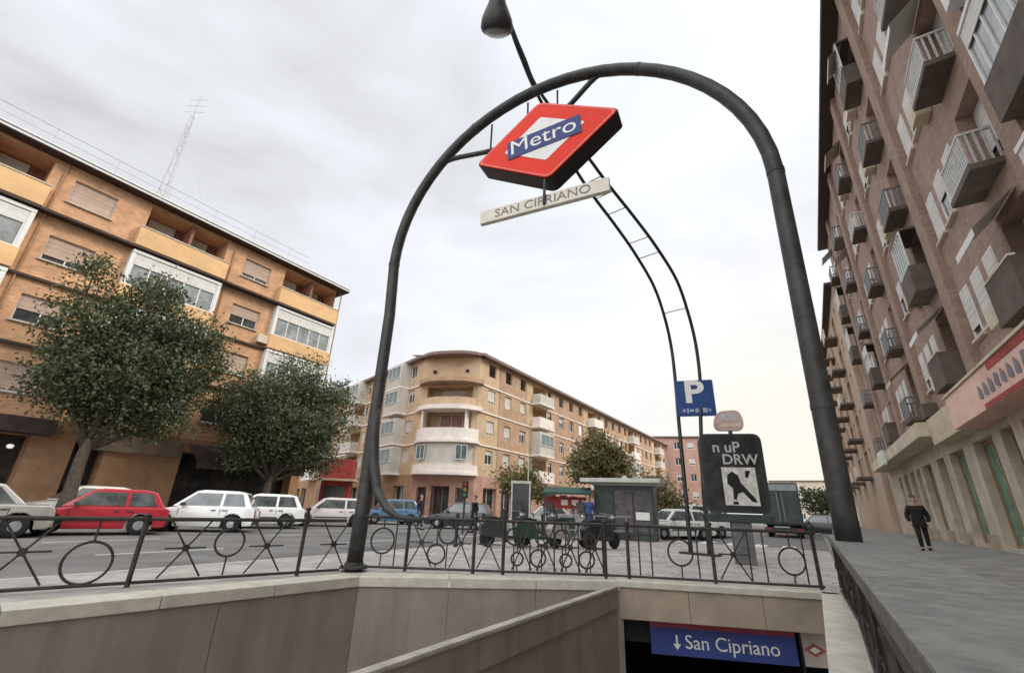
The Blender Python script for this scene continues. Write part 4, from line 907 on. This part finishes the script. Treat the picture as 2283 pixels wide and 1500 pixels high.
tree('yellowing tree standing behind the newspaper kiosk', (6.6, 33.0, G), [(0,0,4.9,1.5,1.5,1.4),(-1.1,0,4.2,1.3,1.3,1.1),(1.1,.2,4.3,1.3,1.3,1.1),(.1,0,6.1,.8,.8,.8)], 2.4, .14, 6500, leaf_b, .14, 3)
tree('small yellow green tree at the corner of the beige block', (1.0, 29.0, G), [(0,0,2.6,1.1,1.1,.9),(-.8,0,2.9,.8,.8,.7),(.9,0,2.3,.9,.9,.7)], 1.6, .08, 3000, leaf_b, .11, 4)
tree('low bushy tree between kiosk and poster column', (8.5, 26.5, G), [(0,0,2.3,.9,.9,.8),(-.9,.2,2.6,.8,.8,.7),(.7,0,1.8,.9,.9,.8)], 1.3, .08, 3000, leaf_b, .10, 5)
tree('distant green tree by the foot of the arch', (31.5, 47.0, G), [(0,0,3.0,1.6,1.6,1.5),(1.2,0,2.2,1.3,1.3,1.2)], 1.5, .12, 2200, leaf_a, .16, 6)

# ------------------------------------------------------------------ cars
def car(label, loc, rz, paint, kind='hatch', lg=3.9, w=1.68, h=1.42, rear_right=True):
    root = thing('parked_car', label, 'car', loc, rz, 'cars along the street')
    x0, x1 = -lg/2, lg/2; wr = .30; wf, wb = x0+.78, x1-.72          # front towards -x
    def arch_(cx): return [(cx+(wr+.06)*math.cos(a), .30+(wr+.06)*math.sin(a)) for a in [math.pi-math.pi*i/8 for i in range(9)]]
    belt = h*.60
    low = [(x0+.06, .22), (wf-wr-.06, .20)]+arch_(wf)+[(wf+wr+.07, .19), (wb-wr-.07, .19)]+arch_(wb)+[(wb+wr+.07, .21), (x1-.05, .24), (x1, .45), (x1-.01, .70), (x1-.07, belt-.02 if kind != 'sedan' else belt-.05)]
    top = [(x1-.18, belt), (x0+1.25, belt), (x0+.5, belt-.12), (x0+.12, belt-.24), (x0, .48)]
    poly = low+top
    n = len(poly); mb = MB(); hw = w/2
    ys = [(-hw+.10, .97), (-hw+.02, 1), (-hw, 1), (hw, 1), (hw-.02, 1), (hw-.10, .97)]
    secs = []
    for y, k in ((-hw+.07, .93), (-hw, 1.0), (hw, 1.0), (hw-.07, .93)):
        pass
    # body: side faces bulge out a little at mid height
    def yb(z, sgn): return sgn*(hw-.10*abs((z-.55)/.5)**2.2)
    vs = [(p[0], yb(p[1], -1), p[1]) for p in poly]+[(p[0], yb(p[1], 1), p[1]) for p in poly]
    mb.add(vs, [tuple(range(n)), tuple(range(n, 2*n))[::-1]]+[(i, n+i, n+(i+1) % n, (i+1) % n) for i in range(n)])
    b = mb.build('body', paint, root, bevel=.03)
    # greenhouse
    if kind == 'sedan': gp = [(x0+1.15, belt-.01), (x0+1.75, h-.05), (x0+2.0, h), (x1-1.45, h), (x1-1.2, h-.05), (x1-.62, belt-.01)]
    else: gp = [(x0+.98, belt-.01), (x0+1.62, h-.05), (x0+1.85, h), (x1-.75, h-.01), (x1-.45, h-.07), (x1-.14, belt-.01)]
    def yg(z, sgn): return sgn*((hw-.07)-(z-belt)*.36)
    n = len(gp); mb = MB(); mb.add([(p[0], yg(p[1], -1), p[1]) for p in gp]+[(p[0], yg(p[1], 1), p[1]) for p in gp], [tuple(range(n)), tuple(range(n, 2*n))[::-1]]+[(i, n+i, n+(i+1) % n, (i+1) % n) for i in range(n)])
    mb.build('roof', paint, root, bevel=.035)
    zt, zb = h-.11, belt+.04
    def sx(z, a, b_): return a[0]+(b_[0]-a[0])*(z-a[1])/(b_[1]-a[1])
    fa, fb = gp[0], gp[1]; ra_, rb = gp[5], gp[4]
    xm = (gp[1][0]+gp[4][0])/2+.1
    for sgn in (-1, 1):
        for q in ([(sx(zb, fa, fb)+.14, zb), (xm-.05, zb), (xm-.05, zt), (sx(zt, fa, fb)+.12, zt)], [(xm+.05, zb), (sx(zb, ra_, rb)-.20, zb), (sx(zt, ra_, rb)-.14, zt), (xm+.05, zt)]):
            mb = MB(); mb.add([(p[0], yg(p[1], sgn)+sgn*.012, p[1]) for p in q]+[(p[0], yg(p[1], sgn)-sgn*.02, p[1]) for p in q], [(0,1,2,3),(4,7,6,5),(0,4,5,1),(1,5,6,2),(2,6,7,3),(3,7,4,0)]); mb.build('side_window', cglass, root)
    for (a, c, nm, s_) in ((fa, fb, 'windscreen', -1), (ra_, rb, 'rear_window', 1)):
        z_a, z_b = belt+.05, h-.12; xa, xb = sx(z_a, a, c)+s_*.014, sx(z_b, a, c)+s_*.014
        mb = MB(); mb.add([(xa, yg(z_a,-1)+.09, z_a), (xa, yg(z_a,1)-.09, z_a), (xb, yg(z_b,1)-.10, z_b), (xb, yg(z_b,-1)+.10, z_b), (xa-s_*.03, yg(z_a,-1)+.09, z_a), (xa-s_*.03, yg(z_a,1)-.09, z_a), (xb-s_*.03, yg(z_b,1)-.10, z_b), (xb-s_*.03, yg(z_b,-1)+.10, z_b)], [(0,1,2,3),(4,7,6,5),(0,4,5,1),(1,5,6,2),(2,6,7,3),(3,7,4,0)]); mb.build(nm, cglass, root)
    for cx in (wf, wb):
        for sgn in (-1, 1):
            mb = MB().frame(T(cx, sgn*(hw-.13), wr) @ Matrix.Rotation(R(90), 4, 'X')); mb.lathe([(.17,-.10),(wr-.03,-.10),(wr,-.06),(wr,.06),(wr-.03,.10),(.17,.10)], 20); wh = mb.build('wheel', rubber, root, True)
            mb = MB().frame(T(cx, sgn*(hw-.13), wr) @ Matrix.Rotation(R(90), 4, 'X')); mb.lathe([(.02,-.105),(.19,-.098),(.19,.098),(.02,.105)], 14); ri_ = mb.build('rim', alloy, wh)
    for sgn in (-1, 1):
        mb = MB(); y0, y1 = sorted((sgn*(hw-.42), sgn*(hw-.13))); mb.box(x0-.012, x0+.06, y0, y1, belt-.34, belt-.22); mb.build('headlight', lampw, root)
        mb = MB(); y0, y1 = sorted((sgn*(hw-.30), sgn*(hw-.12))); mb.box(x1-.06, x1+.012, y0, y1, .55, .76); mb.build('tail_light', lampr, root)
        mb = MB(); y0, y1 = sorted((sgn*(hw-.02), sgn*(hw+.14))); mb.box(x0+1.28, x0+1.40, y0, y1, belt+.02, belt+.13); mb.build('mirror', trimb, root)
    for sgn in (-1, 1):
        for xx in (x0+1.22, xm, x1-.95):
            mb = MB(); y0, y1 = sorted((sgn*(yb(.5, 1)-.004), sgn*(yb(.5, 1)+.003))); mb.box(xx-.008, xx+.008, y0, y1, .34, belt-.06); mb.build('door_seam', trimb, root)
        mb = MB(); y0, y1 = sorted((sgn*(yb(.46, 1)-.01), sgn*(yb(.46, 1)+.014))); mb.box(wf+wr+.12, wb-wr-.12, y0, y1, .43, .49); mb.build('side_trim', trimb, root)
        for xx in (xm-.28, x1-1.12): mb = MB(); y0, y1 = sorted((sgn*(yb(belt-.1, 1)-.01), sgn*(yb(belt-.1, 1)+.03))); mb.box(xx, xx+.14, y0, y1, belt-.13, belt-.10); mb.build('door_handle', trimb, root)
    mb = MB(); mb.box(x0-.03, x0+.10, -hw+.10, hw-.10, .25, .42); mb.build('bumper', trimb if kind != 'sedan' else paint, root, bevel=.02)
    mb = MB(); mb.box(x1-.10, x1+.03, -hw+.10, hw-.10, .27, .46); mb.build('bumper', trimb if kind != 'sedan' else paint, root, bevel=.02)
    mb = MB(); mb.box(x1+.012, x1+.022, -.25, .25, .50, .61); mb.build('number_plate', whitep, root)
    return root
def heading(yaw): return R(90-yaw)
gz = -0.12
car('silver grey car cut off by the left edge of the photo', SL(2.5, -19.6, gz), heading(44), csilver, 'sedan', 4.3, 1.75, 1.42)
car('dark red car passing on the road between the silver and the white car', SL(5.75, -19.6, gz), heading(52), cred, 'hatch', 3.7, 1.65, 1.38)
car('white hatchback with dark rear window, next after the red car', SL(9.1, -20.0, gz), heading(70), cwhite, 'hatch', 3.75, 1.65, 1.48)
car('white car partly behind the white hatchback with dark rear window', SL(12.1, -21.5, gz), heading(62), cwhite, 'hatch', 3.8, 1.65, 1.46)
car('pinkish white hatchback rightmost of the row before the arch foot', SL(16.2, -21.9, gz), heading(64), mat('car_pinkish_white', (.62,.56,.55), .3, 0, .04, 1, coat=.6), 'hatch', 4.0, 1.68, 1.42)
car('light blue car seen behind the left foot of the arch', (-7.5, 30.5, gz), heading(58), cblue, 'hatch', 3.8, 1.65, 1.5)
car('white parked car right of the newspaper kiosk', (8.7, 24.6, gz), heading(75), cwhite, 'hatch', 3.8, 1.65, 1.45)
car('grey parked car behind the foot of the poster column', (12.4, 28.8, gz), heading(60), csilver, 'sedan', 4.1, 1.7, 1.45)
car('dark car crossing in front of the corner block, left of the telephone booth', (-2.6, 27.5, gz), heading(95), cdark, 'hatch', 3.9, 1.66, 1.42)
car('silver car crossing behind the telephone booth', (2.3, 27.2, gz), heading(92), csilver, 'sedan', 4.2, 1.7, 1.42)
car('dark blue car parked between the stall and the low bushy tree', (7.0, 29.0, gz), heading(80), mat('car_navy', (.03,.05,.11), .3, 0, .05, 1, coat=.8), 'hatch', 3.8, 1.65, 1.48)
car('white van-like car rightmost behind the poster column', (10.6, 27.0, gz), heading(70), cwhite, 'hatch', 4.0, 1.75, 1.75)
car('dark parked car near the foot of the arch on the right', (24.4, 37.0, gz), heading(125), cdark, 'hatch', 3.8, 1.68, 1.5)
car('white car half hidden under the large tree in front of the orange block', SL(7.0, -26.3, -.1), heading(33), cwhite, 'hatch', 3.8, 1.65, 1.5)

tr = thing('delivery_truck', 'dark green box truck seen from behind at the end of the pavement', 'truck', (17.9, 30.5, gz), R(-31))
mb = MB(); mb.box(-1.12, 1.12, 0, 4.6, .75, 3.35); mb.build('box_body', dgreen, tr, bevel=.04)
mb = MB(); mb.box(-1.05, 1.05, -.02, -.004, 2.85, 3.25); mb.build('top_band', mat('pale_grey_band', (.30,.33,.32), .5), tr)
for x in (-.54, .54): mb = MB(); mb.box(x-.5, x+.5, -.03, -.004, .85, 2.8); d_ = mb.build('rear_door', mat('truck_door', (.06,.07,.07), .4, 0, .2, 2), tr, bevel=.01); mb = MB(); mb.tube([(x*.25, -.05, .95), (x*.25, -.05, 2.7)], .02, 6); mb.build('handle', lgrey, d_)
mb = MB(); mb.box(-1.0, 1.0, 4.65, 6.3, .6, 2.3); mb.build('cab', dgreen, tr, bevel=.1)
mb = MB(); mb.box(-1.1, 1.1, -.1, .1, .45, .6); mb.build('bumper', trimb, tr)
for x in (-.85, .85):
    for y in (.9, 5.4):
        mb = MB().frame(T(x, y, .42) @ Matrix.Rotation(R(90), 4, 'Y')); mb.lathe([(.1,-.14),(.42,-.14),(.42,.14),(.1,.14)], 18); mb.build('wheel', rubber, tr, True)
    mb = MB(); mb.box(x-.12, x+.12, -.12, -.101, .47, .58); mb.build('tail_light', lampr, tr)

# ------------------------------------------------------------------ kiosk, stalls and small street things
ks = thing('newspaper_kiosk', 'dark grey green newspaper kiosk with a pale overhanging roof', 'kiosk', (5.0, 20.0, 0), R(-22))
mb = MB(); mb.box(-1.25, 1.25, 0, 1.9, .0, 2.15); mb.build('cabin', mat('kiosk_panel', (.06,.066,.064), .45, 0, .2, 2), ks, bevel=.03)
mb = MB(); mb.prism([(-1.75,-.55),(1.6,-.55),(1.75,.4),(1.5,2.2),(-1.5,2.2),(-1.8,.4)], 2.25, 2.42); mb.build('roof', mat('kiosk_roof', (.55,.56,.50), .6, 0, .1, 2), ks, bevel=.03)
mb = MB(); mb.box(-1.3, 1.3, -.03, 1.93, 2.152, 2.248); mb.build('cornice', lgrey, ks)
for x in (-1.15, -.35, .45): mb = MB(); mb.box(x, x+.72, -.05, -.004, .25, 1.95); pn = mb.build('shutter', mat('kiosk_shutter%d' % int((x+2)*10), ((.07,.085,.08),(.13,.11,.115),(.10,.10,.10))[int((x+1.2)/.8)], .5, 0, .25, 4, brick=(4,.09,.01,.6)), ks)
mb = MB(); mb.lathe([(.02,2.43),(.14,2.43),(.16,2.5),(.05,2.62)], 10, (0, .8, 0)); mb.build('vent', lgrey, ks)
mb = MB(); mb.box(.5, 1.05, -.09, -.053, .8, 1.1); mb.build('notice', whitep, ks)
st = thing('market_stall', 'small stall with dark green roof and red front beside the kiosk', 'stall', (2.6, 20.4, 0), R(-10))
mb = MB(); mb.add([(-.95,-.7,1.78),(1.1,-.7,1.78),(1.1,.6,2.05),(-.95,.6,2.05),(-.95,-.7,1.70),(1.1,-.7,1.70),(1.1,.6,1.97),(-.95,.6,1.97)], [(0,1,2,3),(7,6,5,4),(0,4,5,1),(1,5,6,2),(2,6,7,3),(3,7,4,0)]); mb.build('roof', awngr, st)
mb = MB(); mb.box(-.9, 1.05, -.1, .5, 1.15, 1.62); mb.build('red_board', redawn, st)
mb = MB(); [mb.box(x, x+.28, -.115, -.102, 1.28, 1.5) for x in (-.2, .25, .7)]; mb.build('white_marks', pinkw, st)
for x in (-.88, 1.02):
    for y in (-.62, .5): mb = MB(); mb.box(x-.03, x+.03, y-.03, y+.03, 0, 1.72); mb.build('post', dgreen, st)
mb = MB(); mb.box(-.85, 1.0, -.2, .45, 0, .8); mb.build('counter', dgreen, st, bevel=.02)
pb = thing('telephone_booth', 'narrow telephone booth with pale frame and dark glass behind the railing', 'phone booth', (.62, 20.3, 0), R(-5))
mb = MB()
for x in (-.42, .36):
    for y in (0, .74): mb.box(x, x+.06, y, y+.06, 0, 2.1)
mb.box(-.44, .44, -.02, .82, 2.1, 2.22); mb.build('frame', mat('booth_frame', (.5,.5,.44), .5), pb)
mb = MB(); mb.box(-.36, .36, .02, .04, .35, 2.05); mb.build('pane', darkgl, pb); mb = MB(); mb.box(-.36, .36, .75, .77, .0, 2.05); mb.build('back_panel', dgreen, pb)
mb = MB(); mb.box(-.16, .16, .55, .74, 1.0, 1.6); mb.build('telephone', metalgr, pb, bevel=.02)
mb = MB(); mb.tube([(.3,.4,2.2),(.3,.4,3.3)], .03, 6); mb.build('post', MATS['booth_frame'], pb)
# traffic light beyond the island
tl = thing('traffic_light', 'dark traffic light on a thin pole in front of the corner block', 'traffic light', (-2.0, 22.5, -.1))
mb = MB(); mb.tube([(0,0,0),(0,0,2.3)], .05, 8); mb.build('pole', dgreen, tl); mb = MB(); mb.box(-.14, .14, -.12, .12, 1.55, 2.35); mb.build('head', blackp, tl, bevel=.03)
for z, c in ((2.2, (.25,.02,.02)), (1.95, (.25,.13,.01)), (1.7, (.02,.15,.06))): mb = MB().frame(T(0, -.125, z) @ Matrix.Rotation(R(90), 4, 'X')); mb.lathe([(.02,-.01),(.085,-.01),(.085,.01),(.02,.01)], 12); mb.build('lens', mat('lens%d' % int(z*100), c, .3), tl)
# street sign with a pale disc and red shop blinds beyond the second tree
rs = thing('road_sign', 'round pale road sign on a pole beside the second street tree', 'sign', SL(20.6, -29.5, gz))
mb = MB(); mb.tube([(0,0,0),(0,0,5.0)], .05, 8); mb.build('pole', lgrey, rs); mb = MB().frame(T(0, -.08, 4.85) @ RZ(R(-20)) @ Matrix.Rotation(R(90), 4, 'X')); mb.lathe([(.02,-.02),(.45,-.02),(.45,.02),(.02,.02)], 22); mb.build('disc', pinkw, rs)
rk = thing('flower_kiosk', 'small red kiosk with cream canopy on the corner beyond the second tree', 'kiosk', SL(22.5, -30.4, gz), R(12))
mb = MB(); mb.box(-1.1, 1.1, 0, 1.8, 0, 2.7); mb.build('cabin', redawn, rk, bevel=.03)
mb = MB(); mb.box(-1.5, 1.5, -.8, 2.0, 2.7, 2.85); mb.build('canopy', awncr, rk); mb = MB(); mb.box(-1.2, 1.2, -.3, 1.8, 2.852, 4.3); mb.build('sign_board', redawn, rk, bevel=.02)
mb = MB(); mb.box(-.8, .8, -.03, -.004, .9, 2.3); mb.build('hatch', darkgl, rk)
# row of bollards at the kerb
def bollard(loc, label):
    r_ = thing('bollard', label, 'bollard', loc, 0, 'bollards at the far kerb'); mb = MB(); mb.lathe([(.07,0),(.07,.08),(.05,.1),(.045,.8),(.06,.82),(.06,.86),(.03,.92),(.01,.93)], 12); mb.build('shaft', steel, r_, True); return r_
b0 = bollard(SL(11, -8.9), 'dark bollard at the kerb behind the railing, nearest to the left foot of the arch')
for k in range(1, 6):
    r2 = b0.copy(); col.objects.link(r2); r2.location = SL(11+k*1.3, -8.9); r2['label'] = 'dark bollard at the kerb behind the railing, %s in the row from the arch foot' % ('second', 'third', 'fourth', 'fifth', 'sixth')[k-1]
    for ch in b0.children: c2 = ch.copy(); col.objects.link(c2); c2.parent = r2
gr = MB(); 
for k in range(9): gr.box(-.4+k*.1, -.35+k*.1, -.3, .3, 0, .012)
gr.box(-.45, .5, -.34, -.30, 0, .014); gr.box(-.45, .5, .30, .34, 0, .014)
q = gr.build('drain_grate', steel); q.location = SL(7.6, 4.1, .167); q.rotation_euler = (0, 0, RZS); tag(q, 'dark drain grate in the right-hand sidewalk near the shops', 'grate')

# ------------------------------------------------------------------ people
def skinned(name, nodes, edges, m, parent, sub=2):
    me = bpy.data.meshes.new(name); me.from_pydata([n[:3] for n in nodes], edges, []); o = bpy.data.objects.new(name, me); col.objects.link(o)
    md = o.modifiers.new('s', 'SKIN'); md.use_smooth_shade = True; o.modifiers.new('d', 'SUBSURF').levels = sub; o.modifiers['d'].render_levels = sub
    for i, n in enumerate(nodes): me.skin_vertices[0].data[i].radius = (n[3], n[4] if len(n) > 4 else n[3])
    me.skin_vertices[0].data[0].use_root = True
    m2 = bpy.data.meshes.new_from_object(o.evaluated_get(bpy.context.evaluated_depsgraph_get())); bpy.data.objects.remove(o, do_unlink=True)
    m2.name = name; m2.materials.clear(); m2.materials.append(m); m2.polygons.foreach_set('use_smooth', [True]*len(m2.polygons))
    q = bpy.data.objects.new(name, m2); col.objects.link(q); q.parent = parent; return q
def person(label, loc, rz, h, coat, trousers, stride=.16, akimbo=.10, long_coat=False, bulk=1.0):
    """faces local -Y, standing height h"""
    root = thing('person', label, 'person', loc, rz); k = h/1.75
    def S(ns): return [tuple(c*k for c in n) for n in ns]
    st_ = stride
    hipL, hipR = (-.09, 0, .92), (.09, 0, .92)
    knL, knR = (-.10, -.10-st_*.3, .50), (.10, .04, .49); anL, anR = (-.10, -st_, .09), (.10, st_, .12)
    ak = akimbo
    elL, elR = (-.24-ak, .06, 1.10), (.24+ak, .06, 1.10); wrL, wrR = (-.24, -.06, .90), (.24, -.06, .90)
    nodes = [(0,0,.95,.13,.10),(0,.01,1.15,.125,.095),(0,.01,1.36,.15,.10),(0,0,1.47,.06,.055),(0,-.01,1.56,.068,.075),(0,-.015,1.67,.078,.092),(0,-.01,1.74,.05,.06),
             (-.18,0,1.41,.055),(*elL,.042),(*wrL,.030),(.18,0,1.41,.055),(*elR,.042),(*wrR,.030),
             (*hipL,.09),(*knL,.058),(*anL,.042),(-.10,anL[1]-.13,.04,.035),(*hipR,.09),(*knR,.058),(*anR,.042),(.10,anR[1]-.13,.06,.035)]
    ed = [(0,1),(1,2),(2,3),(3,4),(4,5),(5,6),(2,7),(7,8),(8,9),(2,10),(10,11),(11,12),(0,13),(13,14),(14,15),(15,16),(0,17),(17,18),(18,19),(19,20)]
    for sgn, w, wi in ((-1, wrL, 9), (1, wrR, 12)):
        pi = len(nodes); palm = (w[0]-sgn*.01, w[1]-.02, w[2]-.07); nodes.append((*palm, .034, .018)); ed.append((wi, pi))
        for f in range(4):
            ln = (.075, .088, .082, .065)[f]; a_ = len(nodes); y = palm[1]-.028+f*.018
            nodes.append((palm[0]+sgn*.004, y, palm[2]-.045, .0085)); nodes.append((palm[0]-sgn*.01, y, palm[2]-.045-ln*.5, .008)); nodes.append((palm[0]-sgn*.028, y, palm[2]-.045-ln*.85, .007)); ed += [(pi, a_), (a_, a_+1), (a_+1, a_+2)]
        a_ = len(nodes); nodes.append((palm[0]-sgn*.015, palm[1]-.04, palm[2]-.01, .010)); nodes.append((palm[0]-sgn*.03, palm[1]-.055, palm[2]-.045, .008)); ed += [(pi, a_), (a_, a_+1)]
    skinned('body', S(nodes), ed, skin, root, 1)
    hem = .62 if long_coat else .84
    cn = [(0,0,.95,.165,.135),(0,.01,1.15,.160,.125),(0,.01,1.36,.185,.13),(0,.005,1.46,.085,.08),(-.19,0,1.41,.082),(elL[0],elL[1],elL[2],.064),(wrL[0],wrL[1],wrL[2]+.03,.05),(.19,0,1.41,.082),(elR[0],elR[1],elR[2],.064),(wrR[0],wrR[1],wrR[2]+.03,.05),(0,.0,hem,.18,.14)]
    cn = [(*c[:3], *[q*bulk for q in c[3:]]) for c in cn]
    skinned('coat', S(cn), [(0,1),(1,2),(2,3),(2,4),(4,5),(5,6),(2,7),(7,8),(8,9),(0,10)], coat, root)
    tn = [(0,0,.93,.13,.11),(*hipL,.105),(*knL,.075),(anL[0],anL[1],anL[2]+.02,.062),(*hipR,.105),(*knR,.075),(anR[0],anR[1],anR[2]+.02,.062)]
    skinned('trousers', S(tn), [(0,1),(1,2),(2,3),(0,4),(4,5),(5,6)], trousers, root)
    for a in (anL, anR):
        mb = MB(); x, y, z = a; zz = z-.09; mb.prism([(x-.045,y+.06),(x+.045,y+.06),(x+.05,y-.12),(x+.03,y-.19),(x-.03,y-.19),(x-.05,y-.12)], zz, zz+.085); mb.v = [v*k for v in mb.v]; mb.build('shoe', blackp, root, bevel=.015)
    hn = [(0,.005,1.70,.082,.094),(0,.03,1.745,.06,.07),(0,.055,1.64,.07,.055)]
    skinned('hair', S(hn), [(0,1),(0,2)], hairm, root)
    mb = MB(); mb.add([(-.012,-.098,1.635),(.012,-.098,1.635),(0,-.122,1.625),(0,-.098,1.675)], [(0,1,2),(0,2,3),(2,1,3),(0,3,1)]); mb.v = [v*k for v in mb.v]; mb.build('nose', skin, root)
    for x in (-.032, .032): mb = MB(); mb.tube([(x,-.088,1.675),(x,-.104,1.675)], .011, 8); mb.v = [v*k for v in mb.v]; mb.build('eye', blackp, root)
    for x in (-.086, .086): mb = MB(); mb.tube([(x-.008,0,1.655),(x+.008,0,1.655)], .028, 8); mb.v = [v*k for v in mb.v]; mb.build('ear', skin, root)
    mb = MB(); mb.tube([(-.025,-.092,1.595),(.025,-.092,1.595)], .007, 6); mb.v = [v*k for v in mb.v]; mb.build('mouth', mat('lips', (.28,.12,.1), .6), root)
    return root
person('person in black coat and black trousers walking along the shop fronts', (15.55, 17.75, .115), R(-38), 1.86, blackc, blackc, .05, .05, False, 1.22)
person('person in a bright blue jacket standing beside the newspaper kiosk', (3.35, 19.2, .004), R(10), 1.70, bluec, darkc, .04, .04)
person('person in dark clothes crossing in front of the corner block, left of the phone booth', (-4.5, 25.0, gz), R(70), 1.72, darkc, darkc, .2, .05)
person('person in dark coat waiting near the traffic light', (-1.6, 24.0, gz), R(-60), 1.7, blackc, darkc, .05, .05, True)

def scooter(label, loc, rz, paint):
    root = thing('motor_scooter', label, 'scooter', loc, rz, 'scooters parked behind the railing')
    for cx in (-.62, .55):
        mb = MB().frame(T(cx, 0, .24) @ Matrix.Rotation(R(90), 4, 'X')); mb.lathe([(.10,-.05),(.22,-.05),(.24,-.02),(.24,.02),(.22,.05),(.10,.05)], 18); w_ = mb.build('wheel', rubber, root, True)
        mb = MB().frame(T(cx, 0, .24) @ Matrix.Rotation(R(90), 4, 'X')); mb.lathe([(.02,-.04),(.10,-.045),(.10,.045),(.02,.04)], 12); mb.build('rim', alloy, w_)
    mb = MB(); mb.prism([(-.10,.22),(.75,.30),(.82,.55),(.70,.70),(.12,.66),(.02,.34),(-.30,.30),(-.44,.86),(-.54,.84),(-.42,.24)], -.14, .14, 'y'); mb.build('body', paint, root, bevel=.03)
    mb = MB(); mb.prism([(.05,.67),(.72,.71),(.74,.80),(.40,.84),(.08,.80)], -.13, .13, 'y'); mb.build('seat', rubber, root, bevel=.03)
    mb = MB(); mb.tube([(-.62,0,.24),(-.52,0,.75),(-.46,0,1.0)], .028, 8); mb.build('fork', metalgr, root)
    mb = MB(); mb.tube([(-.36,-.32,1.02),(-.47,-.12,1.0),(-.47,.12,1.0),(-.36,.32,1.02)], .016, 6); mb.build('handlebar', metalgr, root)
    mb = MB(); mb.lathe([(.02,-.05),(.09,-.03),(.10,.04),(.02,.06)], 12, (-.56, 0, .92)); mb.build('headlight', lampw, root)
    mb = MB(); mb.prism([(-.58,.95),(-.54,.95),(-.42,1.32),(-.46,1.32)], -.17, .17, 'y'); mb.build('windshield', glass, root)
    for sg in (-1, 1): mb = MB(); mb.tube([(-.40,sg*.26,1.02),(-.38,sg*.30,1.20)], .008, 5); mb.box(-.40,-.37,sg*.30-.05,sg*.30+.05,1.18,1.26); mb.build('mirror', trimb, root)
for k, (lb, pm) in enumerate((('dark grey scooter, leftmost of the row parked behind the railing', cdark), ('dark green scooter, second from the left in the row parked behind the railing', mat('scooter_green', (.03,.06,.045), .3, 0, .05, 1, coat=.6)), ('silver scooter, third from the left in the row parked behind the railing', csilver), ('black scooter, rightmost of the row parked behind the railing', mat('scooter_black', (.02,.02,.025), .3, 0, .05, 1, coat=.6)))):
    scooter(lb, SL(12.2+k*.62, -8.0+k*.78, .005), R(200+6*k), pm)

g = np.random.default_rng(21); pts = []
for k in range(900):
    if k < 500: p = SL(g.normal(8, 5), g.uniform(-24.5, -22.6), -.112)
    else: p = SL(g.uniform(8, 19), g.uniform(-8.5, .1), .006)
    pts.append(p)
mb = MB()
for p in pts:
    a = g.uniform(0, 6.28); d = Vector((math.cos(a), math.sin(a), g.normal()*.15))*g.uniform(.03, .06); e = Vector((-math.sin(a), math.cos(a), g.normal()*.15))*.025
    mb.add([p-d, p-e, p+d, p+e], [(0,1,2,3)])
o = mb.build('fallen_leaves', mat('dry_leaf', (.20,.13,.05), .8, 0, .4, 3)); o['kind'] = 'stuff'; o['label'] = 'scattered dry brown leaves on the kerb and pavement'
